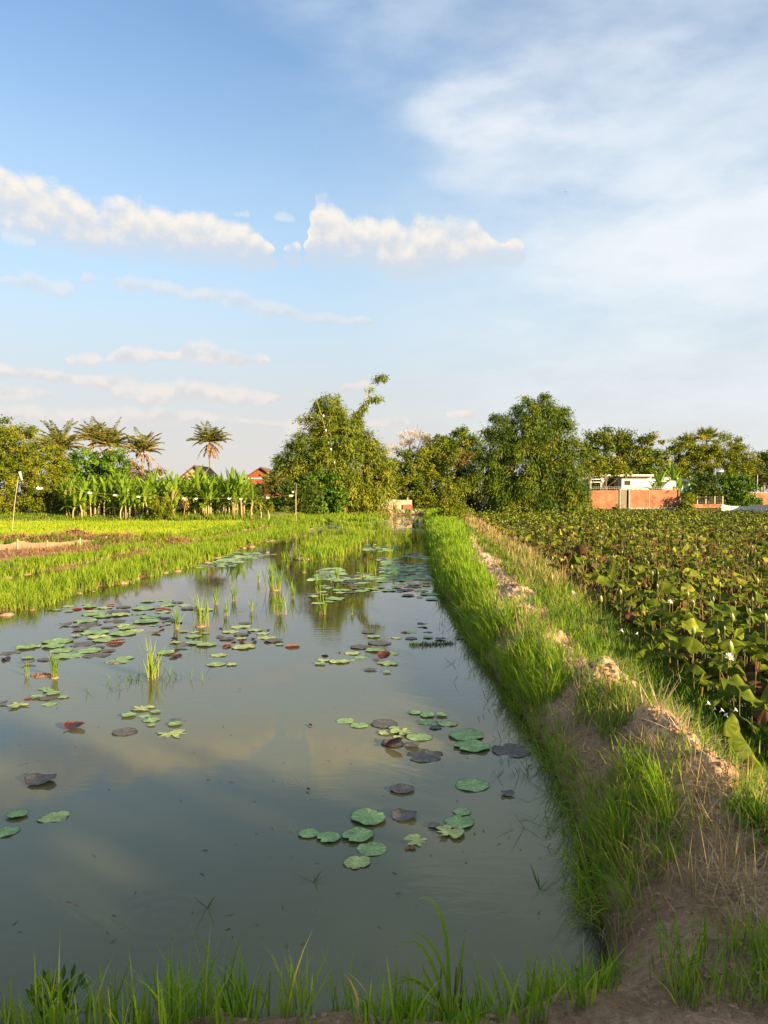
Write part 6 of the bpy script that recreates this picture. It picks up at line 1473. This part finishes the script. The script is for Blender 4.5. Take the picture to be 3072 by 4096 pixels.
def curve(gt, u, pts, fn):
    c = nd(gt, 'ShaderNodeFloatCurve'); cm = c.mapping.curves[0]; P = []
    for X, a, b in pts:
        az0, ea = azel(X * S, a * S); _, eb = azel(X * S, b * S); P.append(((az0 - U0) / (U1 - U0), fn(ea, eb) / VS))
    P = [(0.0, P[0][1])] + P + [(1.0, P[-1][1])]
    while len(cm.points) < len(P): cm.points.new(.5, .5)
    for p_, q_ in zip(cm.points, P): p_.location = q_; p_.handle_type = 'AUTO_CLAMPED'
    c.mapping.update(); gt.links.new(u, c.inputs['Value']); return mth(gt, 'MULTIPLY', c.outputs[0], VS)
tc = nd(nt, 'ShaderNodeTexCoord'); sx = nd(nt, 'ShaderNodeSeparateXYZ'); nt.links.new(tc.outputs['Generated'], sx.inputs[0])
az_ = mth(nt, 'ARCTAN2', sx.outputs[0], sx.outputs[1]); el_ = mth(nt, 'ARCSINE', sx.outputs[2])
cv = nd(nt, 'ShaderNodeCombineXYZ'); nt.links.new(az_, cv.inputs[0]); nt.links.new(el_, cv.inputs[1]); P_ = cv.outputs[0]
def puffs(off=None):
    """the turbulence shared by every bank: warped position, lumps"""
    v_ = P_
    if off:
        a_ = nd(nt, 'ShaderNodeVectorMath', operation='ADD'); nt.links.new(P_, a_.inputs[0]); a_.inputs[1].default_value = off; v_ = a_.outputs[0]
    mp = nd(nt, 'ShaderNodeMapping'); mp.inputs['Scale'].default_value = (1, 1.25, 1); nt.links.new(v_, mp.inputs[0])
    n1 = noise(nt, 26, 3, .55, mp.outputs[0], 1); amp = .020
    vs = nd(nt, 'ShaderNodeVectorMath', operation='MULTIPLY_ADD'); nt.links.new(n1, vs.inputs[0]); vs.inputs[1].default_value = (amp, amp * .8, 0); vs.inputs[2].default_value = (-amp * .5, -amp * .4, 0)
    va = nd(nt, 'ShaderNodeVectorMath', operation='ADD'); nt.links.new(v_, va.inputs[0]); nt.links.new(vs.outputs[0], va.inputs[1])
    sp = nd(nt, 'ShaderNodeSeparateXYZ'); nt.links.new(va.outputs[0], sp.inputs[0])
    vo = nd(nt, 'ShaderNodeTexVoronoi', feature='SMOOTH_F1', voronoi_dimensions='2D'); vo.inputs['Scale'].default_value = 34; vo.inputs['Smoothness'].default_value = .35; nt.links.new(va.outputs[0], vo.inputs['Vector'])
    lump = mth(nt, 'MULTIPLY_ADD', mth(nt, 'SUBTRACT', noise(nt, 70, 6, .68, mp.outputs[0]), .5), 1.5, mth(nt, 'MULTIPLY', mth(nt, 'SUBTRACT', .40, vo.outputs['Distance']), 1.2))
    return mth(nt, 'MULTIPLY_ADD', sp.outputs[0], 1 / (U1 - U0), -U0 / (U1 - U0)), sp.outputs[1], lump
PF, PF2 = puffs(), puffs((-.003, .013, 0))
def dens(pts, pf, lump):
    u, el, lp = pf
    mid = curve(nt, u, pts, lambda a, b: (a + b) / 2); half = curve(nt, u, pts, lambda a, b: max((a - b) / 2, .0006))
    q = mth(nt, 'DIVIDE', mth(nt, 'SUBTRACT', el, mid), mth(nt, 'MAXIMUM', half, .0006))
    E_ = mth(nt, 'MAXIMUM', mth(nt, 'SUBTRACT', 1.32, mth(nt, 'MULTIPLY', q, q)), -3.0)
    E_ = mth(nt, 'SUBTRACT', E_, smooth(nt, half, .0045, .0010, 0, 3.5))
    return mth(nt, 'MULTIPLY_ADD', lp, lump, E_), q
def K10(c): f = 1 / .085 / 2 ** EXPO; return tuple(x * f for x in c)
base = mixc(nt, 1.0, sk.outputs[0], (.82, .945, 1.04), 'MULTIPLY')
# thin high haze whitening the lower sky
hz = mixc(nt, smooth(nt, el_, .30, .0), K10((.62, .765, .85)), K10((.75, .69, .65)))
base = mixc(nt, smooth(nt, el_, .56, .06, .06, .95), base, hz)
base = mixc(nt, smooth(nt, el_, .62, 1.0, 0, .45), base, K10((.80, .77, .70)))  # pale overhead veil, added above the view to brighten and warm the ambient fill
# wispy veil, thickest on the right
n1 = nd(nt, 'ShaderNodeMapping'); n1.inputs['Rotation'].default_value = (0, 0, .5); n1.inputs['Scale'].default_value = (3, 8, 1); nt.links.new(P_, n1.inputs[0])
wz = smooth(nt, noise(nt, 1.6, 5, .6, n1.outputs[0]), .30, .68, .35, 1.0)
veil = mth(nt, 'MULTIPLY', smooth(nt, az_, -.12, .34, .12, 1), smooth(nt, el_, .62, .30, .25, 1))
base = mixc(nt, mth(nt, 'MULTIPLY', mth(nt, 'MULTIPLY', veil, wz), .75), base, K10((.86, .92, .97)))
def blob_sky(X, Y, rx, ry):
    a, e = azel(X * S, Y * S); ra, re = rx * S / 4 / K, ry * S / 4 / K
    mp = nd(nt, 'ShaderNodeMapping'); mp.inputs['Scale'].default_value = (1 / ra, 1 / re, 0); mp.inputs['Location'].default_value = (-a / ra, -e / re, 0); nt.links.new(P_, mp.inputs[0])
    dt = nd(nt, 'ShaderNodeVectorMath', operation='DOT_PRODUCT'); nt.links.new(mp.outputs[0], dt.inputs[0]); nt.links.new(mp.outputs[0], dt.inputs[1])
    return dt.outputs['Value']
wz2 = smooth(nt, noise(nt, 2.6, 5, .55, n1.outputs[0]), .28, .72, .30, 1.0)
pa, pb = azel(430 * S, 0), azel(900 * S, 330 * S); dx_, dy_ = pb[0] - pa[0], pb[1] - pa[1]; ln_ = math.hypot(dx_, dy_)
side = mth(nt, 'ADD', mth(nt, 'MULTIPLY', mth(nt, 'SUBTRACT', az_, pa[0]), -dy_ / ln_), mth(nt, 'MULTIPLY', mth(nt, 'SUBTRACT', el_, pa[1]), dx_ / ln_))
base = mixc(nt, mth(nt, 'MULTIPLY', smooth(nt, mth(nt, 'MULTIPLY_ADD', wz, .07, side), .02, .16, 0, .42), wz2), base, K10((.80, .90, 1.0)))
for X, Y, rx, ry, st in ((1040, 235, 170, 80, .62), (1110, 330, 230, 95, .55), (1500, 300, 300, 110, .30), (1560, 520, 480, 140, .80), (1300, 150, 260, 70, .3)):
    base = mixc(nt, mth(nt, 'MULTIPLY', smooth(nt, mth(nt, 'MULTIPLY_ADD', wz2, -.5, blob_sky(X, Y, rx, ry)), .75, -.3, 0, st), mth(nt, 'MULTIPLY_ADD', wz2, .6, .4)), base, K10((.92, .955, .985)))
for i, L_ in enumerate((LOW[2], LOW[0], LOW[4], LOW[1], LOW[3])):
    d0, q0_ = dens(L_, PF, 1.0); sh = smooth(nt, mth(nt, 'MULTIPLY_ADD', q0_, -.5, mth(nt, 'SUBTRACT', PF2[2], PF[2])), -.5, .7)
    base = mixc(nt, smooth(nt, d0, -.3, 1.5, 0, (.36, .62, .5, .58, .42)[i]), base, mixc(nt, sh, K10((1.0, .87, .78)), K10((.74, .68, .68))))
soft, _q = dens([(X, a + 20, b + (34 if b - a > 12 else 20)) for X, a, b in CUM], PF, .25)
base = mixc(nt, smooth(nt, soft, -.1, 1.3, 0, .55), base, K10((.68, .72, .79)))
dC, qC = dens(CUM, PF, 1.05)
shade = smooth(nt, mth(nt, 'MULTIPLY_ADD', qC, -.62, mth(nt, 'MULTIPLY', mth(nt, 'SUBTRACT', PF2[2], PF[2]), .75)), -.7, .95)
alpha = mth(nt, 'MULTIPLY', smooth(nt, dC, -.05, 1.25), mth(nt, 'SUBTRACT', 1.0, mth(nt, 'MULTIPLY', shade, .55)))
base = mixc(nt, alpha, base, mixc(nt, shade, K10((.96, .91, .84)), K10((.74, .74, .76))))
for L_ in ([(490, 462, 461), (505, 453, 468), (535, 454, 470), (545, 464, 463), (548, 457, 470), (560, 458, 470), (566, 466, 465), (585, 472, 471), (598, 461, 480), (620, 457, 484), (640, 466, 482), (648, 475, 474)], [(-60, 470, 490), (0, 466, 489), (25, 468, 488), (38, 478, 477)], [(-10, 510, 509), (5, 498, 527), (40, 498, 534), (75, 516, 532), (85, 525, 524)]):
    d0, q0_ = dens(L_, PF, 1.1); base = mixc(nt, smooth(nt, d0, .0, 1.9, 0, .42), base, K10((.95, .91, .87)))
nt.links.new(base, bg.inputs[0])
sun = bpy.data.lights.new('sun', 'SUN'); sun.energy = 5.0; sun.angle = math.radians(.55); sun.color = (1.0, .76, .44)
so = link('sun', sun); dv = np.array([sd_[0] * math.cos(SUN_EL), sd_[1] * math.cos(SUN_EL), math.sin(SUN_EL)])
from mathutils import Vector
so.rotation_euler = Vector(dv).to_track_quat('Z', 'Y').to_euler(); so.location = (20, -30, 30)

sc.view_settings.view_transform = 'Standard'; sc.view_settings.look = 'None'; sc.view_settings.exposure = EXPO; sc.view_settings.gamma = 1.0
sc.render.engine = 'CYCLES'; sc.cycles.max_bounces = 6; sc.cycles.transparent_max_bounces = 8; sc.cycles.diffuse_bounces = 2; sc.cycles.glossy_bounces = 3
sc.cycles.use_denoising = True; sc.cycles.sample_clamp_indirect = 6
